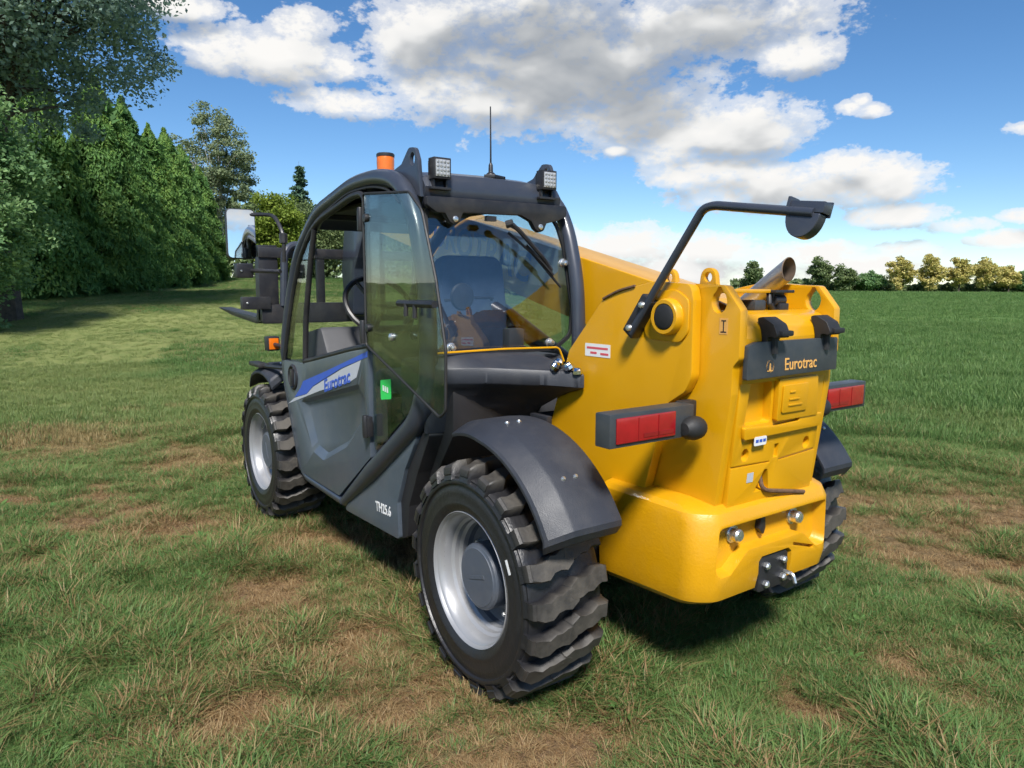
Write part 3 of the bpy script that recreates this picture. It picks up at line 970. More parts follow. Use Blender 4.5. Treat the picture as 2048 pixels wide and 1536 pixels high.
def build_trees():
    r = np.random.default_rng(21)
    t = thing('broadleaf_tree', 'tall broadleaf tree whose dark crown overhangs the conifer row', 'tree', (22.2, 1.9, H(22.2, 1.9)))
    broadleaf(t, r, 14.5, 4.4, 5.7, 4.9, 300, 80000, .088, LEAF_OAK, BARK, .92, (-.6, -1.2), .16, .30, 9.0)
    t = thing('leafy_shrub', 'big light green leafy shrub below the overhanging broadleaf tree', 'shrub', (18.9, 2.9, H(18.9, 2.9)))
    broadleaf(t, r, 6.4, .5, 2.5, 3.2, 170, 50000, .070, LEAF_SHRUB, BARK, .60, (0, 0), .02, .10, 3.1)
    rows = [((-.556, 30.0), 8.3, 2.2, 'tall conifer nearest the leafy shrub in the dense evergreen row'),
            ((-.521, 34.0), 8.3, 2.0, 'second conifer from the leafy shrub in the evergreen row'),
            ((-.487, 38.5), 8.1, 2.0, 'third conifer from the leafy shrub in the evergreen row'),
            ((-.466, 43.0), 8.7, 2.0, 'fourth conifer from the leafy shrub in the evergreen row'),
            ((-.446, 47.5), 8.4, 2.0, 'fifth conifer from the leafy shrub in the evergreen row'),
            ((-.423, 52.0), 7.7, 2.0, 'last conifer of the evergreen row, in front of the birch')]
    for bd, h, rd, lab in rows:
        t = thing('conifer_tree', lab, 'tree', place(*bd), 'conifers in the evergreen row')
        conifer(t, r, h, rd, 62000, .064, LEAF_CON, .62)
    x, y = 30.2, .6
    t = thing('conifer_tree', 'conifer half hidden behind the leafy shrub', 'tree', (x, y, H(x, y)), 'conifers in the evergreen row')
    conifer(t, r, 8.3, 2.3, 42000, .070, LEAF_CON, .62)
    x, y = 62.7, -13.8
    t = thing('birch_tree', 'loose silvery green birch standing behind the conifer row', 'tree', (x, y, H(x, y)))
    broadleaf(t, r, 15.2, 3.5, 4.3, 6.2, 200, 26000, .13, LEAF_BIRCH, BARKB, .70, (0, 0), .1, .16, 8.8)
    x, y = 49.8, -14.6
    t = thing('bright_bush', 'bright yellow green bush beside the birch', 'bush', (x, y, H(x, y)))
    broadleaf(t, r, 7.0, .6, 2.2, 3.3, 90, 18000, .12, LEAF_LIME, BARK, .8, (0, 0), .05, .12, 3.4)
    x, y = 54.5, -19.0
    t = thing('rounded_bush', 'rounded dark green bush behind the cab front', 'bush', (x, y, H(x, y)))
    broadleaf(t, r, 7.0, .6, 3.6, 3.2, 110, 20000, .13, LEAF_FAR, BARK, .9, (0, 0), .05, .12, 3.2)
    x, y = 91.2, -30.6
    t = thing('spruce_tree', 'slim dark spruce rising alone above the bushes', 'tree', (x, y, H(x, y)))
    spruce(t, r, 15.0, 3.2, LEAF_SPR)
    # trees along the far edge of the field: (bearing, distance, height, radius, material, label)
    F = [(.333, 150, 6.4, 2.3, LEAF_FAR, 'small round dark tree alone at the field edge'),
         (.422, 150, 8.0, 2.9, LEAF_FAR, 'taller dark green tree right of the exhaust pipe'),
         (.458, 148, 5.8, 2.9, LEAF_FAR, 'low wide dark tree beside the taller dark green one'),
         (.492, 150, 4.4, 3.4, LEAF_SHRUB, 'low light green bush between the dark and the sunlit trees'),
         (.534, 146, 7.4, 3.6, LEAF_SUNLIT, 'first sunlit yellow tree of the far row, next to the light bush'),
         (.576, 147, 7.8, 3.2, LEAF_SUNLIT, 'second sunlit yellow tree of the far row'),
         (.614, 147, 7.3, 3.1, LEAF_SUNLIT, 'third sunlit yellow tree of the far row'),
         (.650, 148, 7.3, 3.1, LEAF_SUNLIT, 'fourth sunlit yellow tree of the far row'),
         (.682, 149, 5.6, 2.6, LEAF_SUNLIT, 'low sunlit yellow tree after the four tall ones'),
         (.705, 149, 5.0, 2.4, LEAF_SHRUB, 'small greener tree near the end of the far row'),
         (.728, 150, 6.0, 2.8, LEAF_SUNLIT, 'sunlit yellow tree at the end of the far row')]
    for b, d, h, rd, mt, lab in F:
        t = thing('field_edge_tree', lab, 'tree', place(b, d), 'trees along the far field edge')
        broadleaf(t, r, h, h * .14, rd * .95, h * .46, 80, 9000, .25, mt, BARK, .85, (0, 0), .02, .16, h * .52)
    # belt of wood closing the meadow behind the machine, seen between the cab posts
    n = 30000
    b = r.uniform(-.44, .16, n); d = r.uniform(84, 92, n)
    x = CAM.x + d * (cY + b * sY); y = CAM.y + d * (sY - b * cY)
    hh = (2.2 + 7.5 * sst(.10, -.30, b)) * (.55 + .75 * fbm(b * 40, b * 0 + 8.0, 3))
    C = np.c_[x, y, height(x, y) + r.random(n) ** .8 * hh]
    v, f, rn = leaf_quads(C, .42, r, np.array([0, 0, .5]))
    o = link('far_woodland', np_mesh('far_woodland', v, f, {'rnd': rn}), LEAF_FAR)
    tag(o, 'dark belt of far woodland seen through and beside the cab', 'woodland', 'stuff')
    # scrub hedge below those trees, one low mass
    n = 9000
    b = r.uniform(.30, .78, n); d = r.uniform(151, 156, n)
    x = CAM.x + d * (cY + b * sY); y = CAM.y + d * (sY - b * cY)
    hh = 1.0 + 2.2 * fbm(b * 60, b * 0 + 3.0, 3)
    C = np.c_[x, y, height(x, y) + r.random(n) * hh]
    v, f, rn = leaf_quads(C, .5, r, np.array([0, 0, .5]))
    o = link('far_hedge', np_mesh('far_hedge', v, f, {'rnd': rn}), LEAF_FAR)
    tag(o, 'low scrubby hedge running under the trees at the far field edge', 'hedge', 'stuff')


build_trees()


# ------------------------------------------------------------------ the telehandler (x forward, y to its left, origin on the ground under the rear axle)
TH = thing('telehandler', 'yellow and grey compact telehandler with empty forks parked on the patchy meadow', 'telehandler')
WB, TY, WR = 2.427, .706, .415


def bolt(parent, loc, r=.008, axis='x', sgn=-1, mat=None, h=.007, name='bolt'):
    mb = MB()
    pr = [(0.0001, h), (r * .7, h), (r, h * .7), (r, 0)] if sgn > 0 else [(0.0001, -h), (r * .7, -h), (r, -h * .7), (r, 0)]
    mb.lathe(pr, (0, 0, 0), axis, 10)
    return mb.obj(name, mat or STEEL, parent, loc)


# --- wheels
def tyre_mesh():
    mb = MB()
    prof = [(.214, .112), (.226, .128), (.232, .139), (.240, .143), (.252, .151), (.262, .1535), (.266, .1555), (.272, .1555), (.276, .1540), (.300, .1550), (.320, .1535), (.328, .1490), (.334, .1490), (.338, .1560), (.346, .1575), (.353, .1540), (.356, .146),
            (.362, .146), (.366, .138), (.369, .118), (.370, .06), (.371, 0)]
    full = prof + [(r, -a) for r, a in prof[-2::-1]]
    mb.lathe(full, (0, 0, 0), 'y', 96)
    NL = 21
    # a lug seen from above: y across the tread, s along the rolling direction
    foot = [(.156, -.026), (.128, -.034), (.092, -.036), (.068, -.016), (.040, -.012), (.012, -.018), (-.018, .004), (-.026, .040), (-.004, .056), (.026, .052), (.050, .040), (.074, .042), (.100, .026), (.132, .026), (.156, .030)]
    ro, ri = WR, .364
    for side in (1, -1):
        for k in range(NL):
            t0 = 2 * math.pi * (k + (0 if side > 0 else .5)) / NL
            ring = []
            for lvl in range(4):
                pts = []
                for (yy, s_) in foot:
                    shrink = (1.10, 1.0, .96, .86)[lvl]
                    cy_, cs_ = .068, .008
                    y2 = cy_ + (yy - cy_) * (1 + (shrink - 1) * .5); s2 = cs_ + (s_ - cs_) * shrink
                    rad = (ri - .012, ri + .006, ro - .007, ro)[lvl]
                    if yy > .13: rad -= (.0, .006, .012, .012)[lvl]
                    if yy > .13 and lvl >= 2: y2 -= .006
                    a = t0 + side * s2 / .40
                    pts.append(Vector((rad * math.sin(a), side * y2, rad * math.cos(a))))
                ring.append(pts)
            n = len(foot); v = [p for g in ring for p in g]; f = []
            for i in range(3):
                for q in range(n):
                    f.append((i * n + q, i * n + (q + 1) % n, (i + 1) * n + (q + 1) % n, (i + 1) * n + q))
            f.append(tuple(3 * n + q for q in range(n)))
            mb.add(v, f)
            # shoulder block running down the sidewall
            v = []
            for (rr, yy) in ((.400, .146), (.394, .154), (.372, .158), (.358, .148)):
                for s_ in (-.024, .028):
                    a = t0 + side * s_ / .40
                    v.append(Vector((rr * math.sin(a), side * yy, rr * math.cos(a))))
            mb.add(v, [(0, 1, 3, 2), (2, 3, 5, 4), (4, 5, 7, 6), (0, 2, 4, 6), (1, 7, 5, 3)])
    return mb.mesh('tyre', angle=38)


def rim_mesh():
    mb = MB()
    prof = [(.222, .118), (.232, .141), (.237, .146), (.240, .142), (.236, .136), (.229, .134), (.222, .128), (.214, .112), (.210, .085), (.201, .075), (.199, .058), (.190, .048),
            (.186, .022)]
    mb.lathe(prof, (0, 0, 0), 'y', 72)
    mb.lathe([(.186, -.005), (.19, -.10), (.21, -.12), (.232, -.14)], (0, 0, 0), 'y', 48)
    return mb.mesh('wheel', angle=30)


ME_T, ME_R = tyre_mesh(), rim_mesh()
hb = MB(); hb.lathe([(.118, .0), (.118, .092), (.113, .100), (.104, .103), (.102, .1055), (.0001, .1065)], (0, 0, 0), 'y', 40)
hb.box(-.05, .05, .1060, .1085, -.006, .006)
wd_ = MB(); wd_.lathe([(.187, .030), (.182, .012), (.160, .004), (.130, .010), (.0001, .010)], (0, 0, 0), 'y', 48); ME_D = wd_.mesh('wheel_disc'); ME_D.materials.append(HUB)
ME_H = hb.mesh('hub_cap', angle=25)
ME_B = MB().lathe([(.0001, .016), (.008, .016), (.012, .010), (.012, -.01)], (0, 0, 0), 'y', 6).mesh('wheel_nut')
vs = MB(); vs.tube([(.197, .07, 0), (.180, .078, 0), (.166, .092, 0)], .0035, 6); ME_V = vs.mesh('valve_stem')
pt = MB(); pt.box(-.006, .006, .1535, .1556, -.024, .024); ME_P = pt.mesh('paint_mark')
for me, mt in ((ME_T, TYRE), (ME_R, SILV), (ME_H, HUB), (ME_B, STEEL), (ME_V, STEEL), (ME_P, WHITE)): me.materials.append(mt)
for wx in (0, WB):
    for s in (1, -1):
        w = link('wheel', ME_R, None, TH, (wx, s * TY, WR - .012), (0, R(17 + 40 * wx), 0 if s > 0 else math.pi))
        link('tyre', ME_T, None, w)
        link('hub_cap', ME_H, None, w)
        link('wheel_disc', ME_D, None, w)
        for k in range(8):
            a = 2 * math.pi * k / 8
            link('wheel_nut', ME_B, None, w, (.150 * math.cos(a), .008, .150 * math.sin(a)))
        link('valve_stem', ME_V, None, w, None, (0, R(200), 0))
        if wx == 0 and s > 0: link('paint_mark', ME_P, None, w, (-.288, 0, .05), (0, R(10), 0))

# --- chassis and axles
mb = MB()
mb.plate(rpoly([(-.50, .40), (-.50, .66), (-.25, .72), (.35, .72), (.75, .60), (1.9, .60), (2.35, .80), (2.85, .80), (2.95, .50), (2.7, .36), (2.1, .33), (.5, .30), (-.2, .36)], .03), -.30, .30)
mb.obj('chassis', CAST, TH, bevel=.012)
for wx in (0, WB):
    mb = MB()
    mb.tube([(wx, -TY + .03, WR - .012), (wx, -.32, WR - .012), (wx, -.16, WR - .012), (wx, .16, WR - .012), (wx, .32, WR - .012), (wx, TY - .03, WR - .012)], [.10, .085, .12, .12, .085, .10], 16)
    mb.lathe([(.001, -.17), (.09, -.16), (.14, -.08), (.15, 0), (.14, .08), (.09, .16), (.001, .17)], (wx, 0, WR - .01), 'x', 20)
    for s in (1, -1): mb.lathe([(.15, -.05), (.16, .0), (.16, .09), (.12, .11)], (wx, s * (TY - .19), WR - .012), 'y', 20)
    mb.obj('axle', CAST, TH)
# inner wheel-house wall and floor under the cab
mb = MB()
mb.plate(rpoly([(.52, .60), (.34, .84), (.34, 1.04), (.46, 1.06), (.9, .9), (.9, .42), (.64, .35)], .03), .30, .70)
mb.obj('wheel_house', CAST, TH, bevel=.01)
mb = MB(); mb.box(.75, 2.05, .0, .76, .36, .52); mb.obj('cab_floor', CAST, TH, bevel=.02)

# --- side skirt with the type number
mb = MB()
mb.plate(rpoly([(1.27, .318), (.665, .338), (.675, .50), (.60, .66), (.47, .84), (.62, .77), (.95, .555), (1.20, .38)], .02), .745, .782)
sk = mb.obj('side_skirt', GREY, TH, bevel=.004)
place_text('lettering', 'TH25.6', .062, (.815, .7835, .435), (-.998, 0, .06), (.06, 0, .998), WHITE, sk, bold=.0013, width=.82)
mb = MB()
mb.plate(rpoly([(.668, .338), (.62, .36), (.60, .50), (.52, .66), (.41, .84), (.47, .84), (.60, .66), (.675, .50)], .01), .60, .765)
mb.obj('skirt_return', CAST, TH, bevel=.004)

# --- cab frame: round-tube hoop on the left, slimmer one on the right
hoop = [(1.27, .36), (.83, .645), (.475, .885), (.405, 1.02), (.392, 1.18), (.408, 1.44), (.475, 1.66), (.545, 1.775), (.64, 1.838), (.80, 1.868), (1.05, 1.868), (1.50, 1.785), (1.80, 1.595), (1.93, 1.40), (2.04, 1.18), (2.115, .95), (1.845, .372)]
P3 = smooth_path([(x, .775, z) for x, z in hoop] + [(1.28, .775, .36)], .10, 4)
nP = len(P3)
rads = []
for q in P3:
    rads.append(.046 if q.x < 1.25 and q.z < 1.0 else (.036 if q.z > 1.0 else .026))
mb = MB(); mb.tube(P3, rads, 14)
P3b = smooth_path([(x, .02, z) for x, z in hoop[2:16]], .10, 4)
mb.tube(P3b, .032, 10)
mb.tube([(.93, .775, 1.845), (.93, .02, 1.845)], .02, 8)
mb.tube([(1.52, .775, 1.77), (1.52, .02, 1.77)], .022, 8)
mb.tube([(2.10, .775, .97), (2.10, .02, .97)], .026, 8)
frame = mb.obj('cab_frame', NAVY, TH, angle=50)
# pale sealing line between hoop and door
mb = MB(); mb.tube(smooth_path([(x + (.03 if x < 1.2 else -.03), .795, z - .035) for x, z in hoop[7:16]], .08, 4), .006, 6)
mb.obj('door_seal', RUB, frame)
# lifting eyes on the roof corners
for yy in (.745, .085):
    mb = MB()
    mb.plate(rpoly([(.82, 1.862), (.64, 1.90), (.575, 1.955), (.525, 1.950), (.50, 1.90), (.485, 1.76), (.56, 1.78)], [.02, .03, .03, .03, .02, 0, 0]), yy - .008, yy + .008, holes=[circle2(.545, 1.908, .020, 14, .026)])
    mb.obj('lifting_eye', NAVY, frame, bevel=.002)

# roof skin
mb = MB()
rx = [(.485, 1.755), (.475, 1.80), (.50, 1.838), (.60, 1.862), (.80, 1.888), (1.08, 1.886), (1.50, 1.805), (1.62, 1.745)]
rings = []
for yy, dz in ((.735, -.006), (.72, .006), (.60, .016), (.40, .020), (.20, .016), (.08, .006), (.065, -.006)):
    rings.append([Vector((x, yy, z + dz * (1 if i > 1 else .2))) for i, (x, z) in enumerate(rx)] + [Vector((x + .03, yy, z - .035)) for x, z in rx[::-1]])
mb.loft(rings)
roof = mb.obj('cab_roof', NAVY, TH, angle=40)
# beacon on its foot
mb = MB(); mb.lathe([(.001, .0), (.046, .0), (.046, .026), (.040, .032)], (1.10, .60, 1.885), 'z', 20); mb.lathe([(.035, .030), (.039, .034), (.041, .10), (.040, .132), (.036, .138), (.001, .139)], (1.10, .60, 1.885), 'z', 20)
bc = mb.obj('beacon', AMB, TH)
mb = MB(); mb.lathe([(.042, .124), (.0425, .134), (.038, .1395), (.001, .1405)], (1.10, .60, 1.885), 'z', 20); mb.obj('beacon_cap', BLK, bc)
# antenna
mb = MB(); mb.lathe([(.001, 0), (.022, 0), (.020, .014), (.010, .022), (.009, .05), (.005, .06), (.001, .06)], (.56, .376, 1.872), 'z', 14)
mb.tube([(.56, .376, 1.925), (.56, .376, 2.0), (.5605, .3765, 2.160)], [.0045, .004, .003], 6)
mb.plate([(.56, .30), (.60, .376), (.56, .41), (.53, .376)], 1.868, 1.882, 'z')
mb.obj('antenna', BLK, roof, bevel=.002)
# black rear header with the window tabs
mb = MB()
mb.plate(rpoly([(.745, 1.760), (.745, 1.725), (.70, 1.700), (.665, 1.700), (.645, 1.668), (.62, 1.655), (.598, 1.668), (.585, 1.705), (.30, 1.712), (.245, 1.69), (.225, 1.66), (.20, 1.645), (.178, 1.655), (.165, 1.685), (.10, 1.70), (.055, 1.72), (.055, 1.765)], .012, 3), .445, .475, 'x')
hd = mb.obj('rear_header', BLK, TH, bevel=.004)
for yy, zz in ((.621, 1.678), (.200, 1.668)): bolt(hd, (.444, yy, zz), .012)
# work lights
for yy in (.675, .150):
    mb = MB()
    mb.box(.445, .490, yy - .038, yy + .038, 1.828, 1.908)
    for k in range(5): mb.box(.490, .506, yy - .034 + k * .015, yy - .029 + k * .015, 1.835, 1.900)
    wl = mb.obj('work_light', BLK, TH, bevel=.007)
    mb = MB(); mb.box(.4415, .4465, yy - .031, yy + .031, 1.836, 1.900)
    mb.obj('lens', LENS, wl, bevel=.002)
    for i in range(4):
        for j in range(4):
            k = MB(); k.lathe([(.001, -.003), (.005, -.002), (.0066, 0)], (.4412, yy - .0225 + i * .015, 1.845 + j * .0155), 'x', 8); k.obj('led', LENS, wl)
    mb = MB()
    for s in (-1, 1): mb.box(.462, .485, yy + s * .028 - .004, yy + s * .028 + .004, 1.79, 1.828)
    mb.box(.455, .50, yy - .045, yy + .045, 1.788, 1.798)
    mb.obj('bracket', BLK, wl, bevel=.002)

# --- rear window
XW = .425
rw = rpoly([(.735, 1.735), (.085, 1.735), (.045, 1.60), (.020, 1.32), (.035, 1.20), (.13, 1.14), (.735, 1.14)], [.06, .10, .03, .05, .06, .06, .02], 6)
def bend(y, z):            # slightly bowed pane
    z = max(z, 1.14)
    return XW + .075 * ((z - 1.14) / .6) ** 1.6 - .012 * (1 - ((y - .38) / .36) ** 2)
mb = MB()
vv = [Vector((bend(y, z) , y, z)) for y, z in rw]; n = len(vv)
cen = [Vector((bend(.38 + (y - .38) * s, 1.44 + (z - 1.44) * s), .38 + (y - .38) * s, 1.44 + (z - 1.44) * s)) for s in (.8, .6, .4, .2) for y, z in rw]
mb.add(vv + cen + [Vector((bend(.38, 1.44), .38, 1.44))], [(i + k * n, (i + 1) % n + k * n, (i + 1) % n + (k + 1) * n, i + (k + 1) * n) for k in range(4) for i in range(n)] + [(4 * n + i, 4 * n + (i + 1) % n, 5 * n) for i in range(n)])
rwin = mb.obj('rear_window', GLASSR, TH, angle=60)
# dark printed border of the pane as a thin rubber frame
mb = MB()
inn = [(.38 + (y - .38) * .965, 1.44 + (z - 1.44) * .955) for y, z in rw]
vo = [Vector((bend(y, z) - .004, y, z)) for y, z in rw]; vi = [Vector((bend(y, z) - .004, y, z)) for y, z in inn]
vo2 = [v + Vector((.012, 0, 0)) for v in vo]; vi2 = [v + Vector((.012, 0, 0)) for v in vi]
mb.add(vo + vi + vo2 + vi2, [f for i in range(n) for f in ((i, (i + 1) % n, n + (i + 1) % n, n + i), (2 * n + i, 3 * n + i, 3 * n + (i + 1) % n, 2 * n + (i + 1) % n), (n + i, n + (i + 1) % n, 3 * n + (i + 1) % n, 3 * n + i), (i, 2 * n + i, 2 * n + (i + 1) % n, (i + 1) % n))])
mb.obj('window_seal', RUB, rwin, angle=40)
for yy, zz in ((.062, 1.52), (.66, 1.175), (.165, 1.175)):
    k = MB(); k.lathe([(.001, -.022), (.011, -.020), (.015, -.010), (.015, 0), (.020, .002), (.020, .008)], (bend(yy, zz) - .004, yy, zz), 'x', 14); k.obj('clamp_bolt', STEEL, rwin)
# wiper
mb = MB()
mb.tube([(.405, .405, 1.665), (.385, .385, 1.672)], .016, 10)
mb.tube(smooth_path([(.392, .40, 1.672), (.388, .36, 1.65), (.392, .215, 1.53), (.400, .175, 1.485)], .03), [.012] * 2 + [.010] * 12, 8)
mb.box(.40, .42, .455, .50, 1.675, 1.695)
wp = mb.obj('wiper', BLK, TH)
mb = MB(); mb.tube([(.418, .385, 1.635), (.408, .27, 1.555), (.402, .12, 1.415)], .006, 6); mb.tube([(.408, .30, 1.585), (.398, .22, 1.515), (.398, .165, 1.465)], .007, 6)
mb.obj('wiper_blade', RUB, wp)

# --- other fixed panes
def pane(name, pts3, mat, parent, th=Vector((0, .004, 0))):
    k = MB(); n_ = len(pts3); a = [Vector(p) for p in pts3]; b = [p - th for p in a]
    k.add(a + b, [tuple(range(n_)), tuple(range(2 * n_ - 1, n_ - 1, -1))] + [(i, i + n_, (i + 1) % n_ + n_, (i + 1) % n_) for i in range(n_)])
    return k.obj(name, mat, parent, angle=30)
q = rpoly([(.885, 1.80), (.60, 1.775), (.50, 1.66), (.44, 1.44), (.425, 1.16), (.445, 1.02), (.53, .92), (.885, .675)], .03)
qw = pane('quarter_window', [(x, .788, z) for x, z in q], GLASSG, TH)
mb = MB(); mb.plate(rpoly([(.80, .93), (.70, .945), (.70, 1.03), (.80, 1.015)], .01), .7885, .790)
gs = mb.obj('green_sticker', GRN, qw)
for k in range(3):
    mb = MB(); mb.box(.725 + k * .02, .737 + k * .02, .7905, .7912, .968 + k * .002, .992 + k * .002); mb.obj('sticker_print', WHITE, qw)
fr = rpoly([(.14, 1.0), (.66, 1.0), (.70, 1.2), (.72, 1.45), (.70, 1.58), (.10, 1.58), (.06, 1.45), (.06, 1.1)], .05)
pane('windscreen', [(2.13 - (z - .95) * .42 - .25 * max(0, z - 1.2) ** 2, y, z) for y, z in fr], GLASS, TH, Vector((.004, 0, 0)))
q = rpoly([(2.0, 1.05), (.46, 1.05), (.44, 1.4), (.55, 1.72), (.8, 1.82), (1.5, 1.74), (1.8, 1.52)], .04)
pane('right_window', [(x, .018, z) for x, z in q], GLASS, TH)

# --- door: metal lower half with a pressed recess, slim fixed pane and tubular top frame
dp = rpoly([(.90, .655), (.90, 1.150), (1.12, 1.118), (1.68, 1.018), (1.76, 1.005), (2.085, 1.00), (2.105, .955), (1.835, .392), (1.285, .388)], [.01, .02, .02, .04, .03, .02, .03, .05, .03], 4)
me = MB().plate(dp, .765, .800).mesh('door')
c1 = rpoly([(1.02, .972), (1.80, .800), (1.63, .545), (1.48, .525), (1.16, .655), (.955, .845), (.955, .93)], [.03, .04, .06, .08, .2, .05, .03], 5)
ctr = Vector((1.40, .76))
def insetp(poly, k): return [(ctr.x + (x - ctr.x) * k, ctr.y + (z - ctr.y) * k) for x, z in poly]
cut = MB(); c0 = insetp(c1, 1.10); c2 = insetp(c1, .90)
cut.loft([[Vector((x, .815, z)) for x, z in c0], [Vector((x, .7755, z + (.018 if z < .8 else -.005))) for x, z in c2]])
me = boolean(me, cut.mesh('cut'))
door = link('door', finish(me, .003, 2, 28, 50), GREY, TH)
mb = MB()
top = [(2.075, 1.0), (1.985, 1.20), (1.885, 1.385), (1.765, 1.555), (1.60, 1.685), (1.46, 1.742), (1.05, 1.815), (.915, 1.815), (.905, 1.14)]
mb.tube(smooth_path([(x, .788, z) for x, z in top], .05, 4), .0165, 8)
mb.tube(smooth_path([(1.735, .790, 1.01), (1.70, .790, 1.25), (1.60, .790, 1.55), (1.53, .790, 1.70)], .05, 4), .0155, 8)
mb.tube(smooth_path([(1.735, .790, 1.02), (1.66, .790, 1.03), (1.10, .790, 1.128), (.91, .790, 1.155)], .05, 4), .014, 8)
mb.obj('window_frame', BLK, door, angle=50)
q = rpoly([(2.06, 1.012), (1.975, 1.20), (1.875, 1.38), (1.75, 1.55), (1.60, 1.672), (1.54, 1.695), (1.605, 1.55), (1.71, 1.25), (1.745, 1.012)], .01)
pane('slim_window', [(x, .792, z) for x, z in q], GLASSG, door)
mb = MB()
mb.lathe([(.070, .797), (.072, .806), (.062, .812), (.056, .806), (.050, .800), (.0001, .799)], (1.905, 0, .918), 'y', 26)
mb.box(1.893, 1.917, .800, .816, .868, .962)
mb.obj('door_handle', BLK, door, bevel=.002)
mb = MB(); mb.plate([(1.895, .806), (1.79, .872), (1.745, .912), (1.40, 1.000), (.905, 1.133), (.905, 1.108), (1.20, 1.033), (1.46, .948), (1.60, .900), (1.70, .848)], .8004, .8014)
mb.obj('blue_stripe', BLUE, door)
mb = MB(); mb.plate([(2.02, .752), (1.895, .802), (1.70, .846), (1.60, .896), (1.46, .943), (1.20, 1.028), (.975, 1.088), (1.03, 1.005), (1.11, .975), (1.50, .888)], .8004, .8012)
mb.obj('grey_band', LBAND, door)
place_text('lettering', 'Eurotrac', .088, (1.275, .8026, .958), (-.968, 0, .250), (.25, 0, .968), BLUE, door, shear=.25, bold=.0018, width=1.12)
# inner lower hinge block of the door
for zz in (.80, 1.70, 1.22):
    mb = MB(); mb.box(.875, .935, .795, .822, zz - .045, zz + .045); mb.tube([(.895, .822, zz - .05), (.895, .822, zz + .05)], .014, 8)
    mb.obj('hinge', BLK, door, bevel=.004)

# --- the door's upper window, swung open and latched back
hx, hy = .885, .825
ux, uy = -math.cos(R(2)), math.sin(R(2))
wq = rpoly([(.03, 1.165), (.03, 1.802), (.48, 1.762), (.585, 1.685), (.688, 1.437), (.755, 1.195), (.748, .975), (.70, .950)], [.02, .02, .06, .08, .2, .1, .03, .03], 5)
pt3 = [(hx + ux * s_, hy + uy * s_, z) for s_, z in wq]
ow = pane('open_window', pt3, GLASSG, TH)
mb = MB(); mb.tube([Vector(p) for p in pt3], .0055, 6, closed=True); mb.obj('window_trim', RUB, ow)
mb = MB()
cx, cy_ = hx + ux * .55, hy + uy * .55
mb.tube([(cx + .13, cy_ + .018, 1.352), (cx - .17, cy_ + .03, 1.352)], .013, 8); mb.tube([(cx + .02, cy_ - .01, 1.352), (cx + .02, cy_ + .03, 1.352)], .012, 8)
mb.tube([(cx - .02, cy_ + .028, 1.352), (cx - .02, cy_ + .03, 1.30)], .009, 8); mb.tube([(cx + .05, cy_ + .028, 1.352), (cx + .05, cy_ + .03, 1.305)], .009, 8)
mb.obj('latch_handle', BLK, ow)
for zz in (1.70, 1.24):
    mb = MB(); mb.lathe([(.0001, .012), (.016, .010), (.018, 0), (.018, -.012)], (hx + ux * .06, hy + uy * .06, zz), 'y', 12); mb.obj('hinge', BLK, ow)
mb = MB(); mb.lathe([(.0001, .014), (.014, .010), (.016, 0), (.016, -.01)], (hx + ux * .30, hy + uy * .30, 1.215), 'y', 12); mb.obj('stay_knob', STEEL, ow)

# --- inside the cab
mb = MB()
mb.plate(rpoly([(.22, 1.00), (.58, 1.00), (.585, 1.30), (.56, 1.52), (.52, 1.55), (.28, 1.55), (.24, 1.52), (.215, 1.30)], .05, 5), .66, .75, 'x')
seat = mb.obj('seat', SEAT, TH, bevel=.025, seg=3)
mb = MB(); mb.plate(rpoly([(.70, .90), (1.22, .93), (1.24, .99), (1.18, 1.02), (.70, 1.0)], .02), .18, .62); mb.obj('cushion', SEAT, seat, bevel=.02)
mb = MB(); mb.box(.72, 1.15, .20, .60, .52, .90); mb.obj('seat_base', TRIM, seat, bevel=.02)
mb = MB(); mb.plate(rpoly([(1.66, .52), (1.62, 1.02), (1.74, 1.20), (1.98, 1.16), (2.06, .98), (1.98, .52)], .04), .06, .70); mb.obj('dashboard', TRIM, TH, bevel=.02)
mb = MB(); mb.tube([(1.72, .42, 1.15), (1.62, .42, 1.27)], .035, 10); col_ = mb.obj('steering_column', TRIM, TH)
M = Matrix.Translation((1.585, .42, 1.315)) @ Matrix.Rotation(R(-52), 4, 'Y')
mb = MB(); mb.tube([M @ Vector((.19 * math.cos(a), .19 * math.sin(a), 0)) for a in np.linspace(0, 2 * math.pi, 28, endpoint=False)], .015, 8, closed=True)
for a in (.5, 2.6, 4.7): mb.tube([M @ Vector((0, 0, -.03)), M @ Vector((.19 * math.cos(a), .19 * math.sin(a), 0))], .011, 6)
mb.lathe([(.0001, .01), (.045, .005), (.05, -.03), (.03, -.05)], (0, 0, 0), 'z', 16, mat=M)
mb.obj('steering_wheel', BLK, TH)
mb = MB(); mb.box(.70, 1.10, .08, .17, .95, 1.14); mb.tube([(1.02, .12, 1.12), (1.05, .125, 1.26)], .012, 8); mb.lathe([(.001, .05), (.025, .045), (.03, 0), (.02, -.04)], (1.05, .125, 1.28), 'z', 12); mb.obj('control_console', TRIM, TH, bevel=.015)
mb = MB(); mb.tube(smooth_path([(.52, .40, 1.36), (.48, .42, 1.37), (.47, .52, 1.37), (.50, .64, 1.36)], .03), .006, 6); mb.lathe([(.0001, -.012), (.05, -.008), (.056, 0), (.05, .006)], (.455, .585, 1.375), 'x', 20, mat=Matrix.Identity(4))
im = mb.obj('mirror_reflection', BLK, TH)  # black disc modelled in place of a mirror's reflection in the rear window
mb = MB(); mb.box(.44, .72, .06, .74, .86, 1.12); mb.obj('rear_trim', TRIM, TH, bevel=.03)
mb = MB(); mb.box(.445, .50, .28, .36, 1.12, 1.24); mb.obj('switch_box', TRIM, TH, bevel=.01)
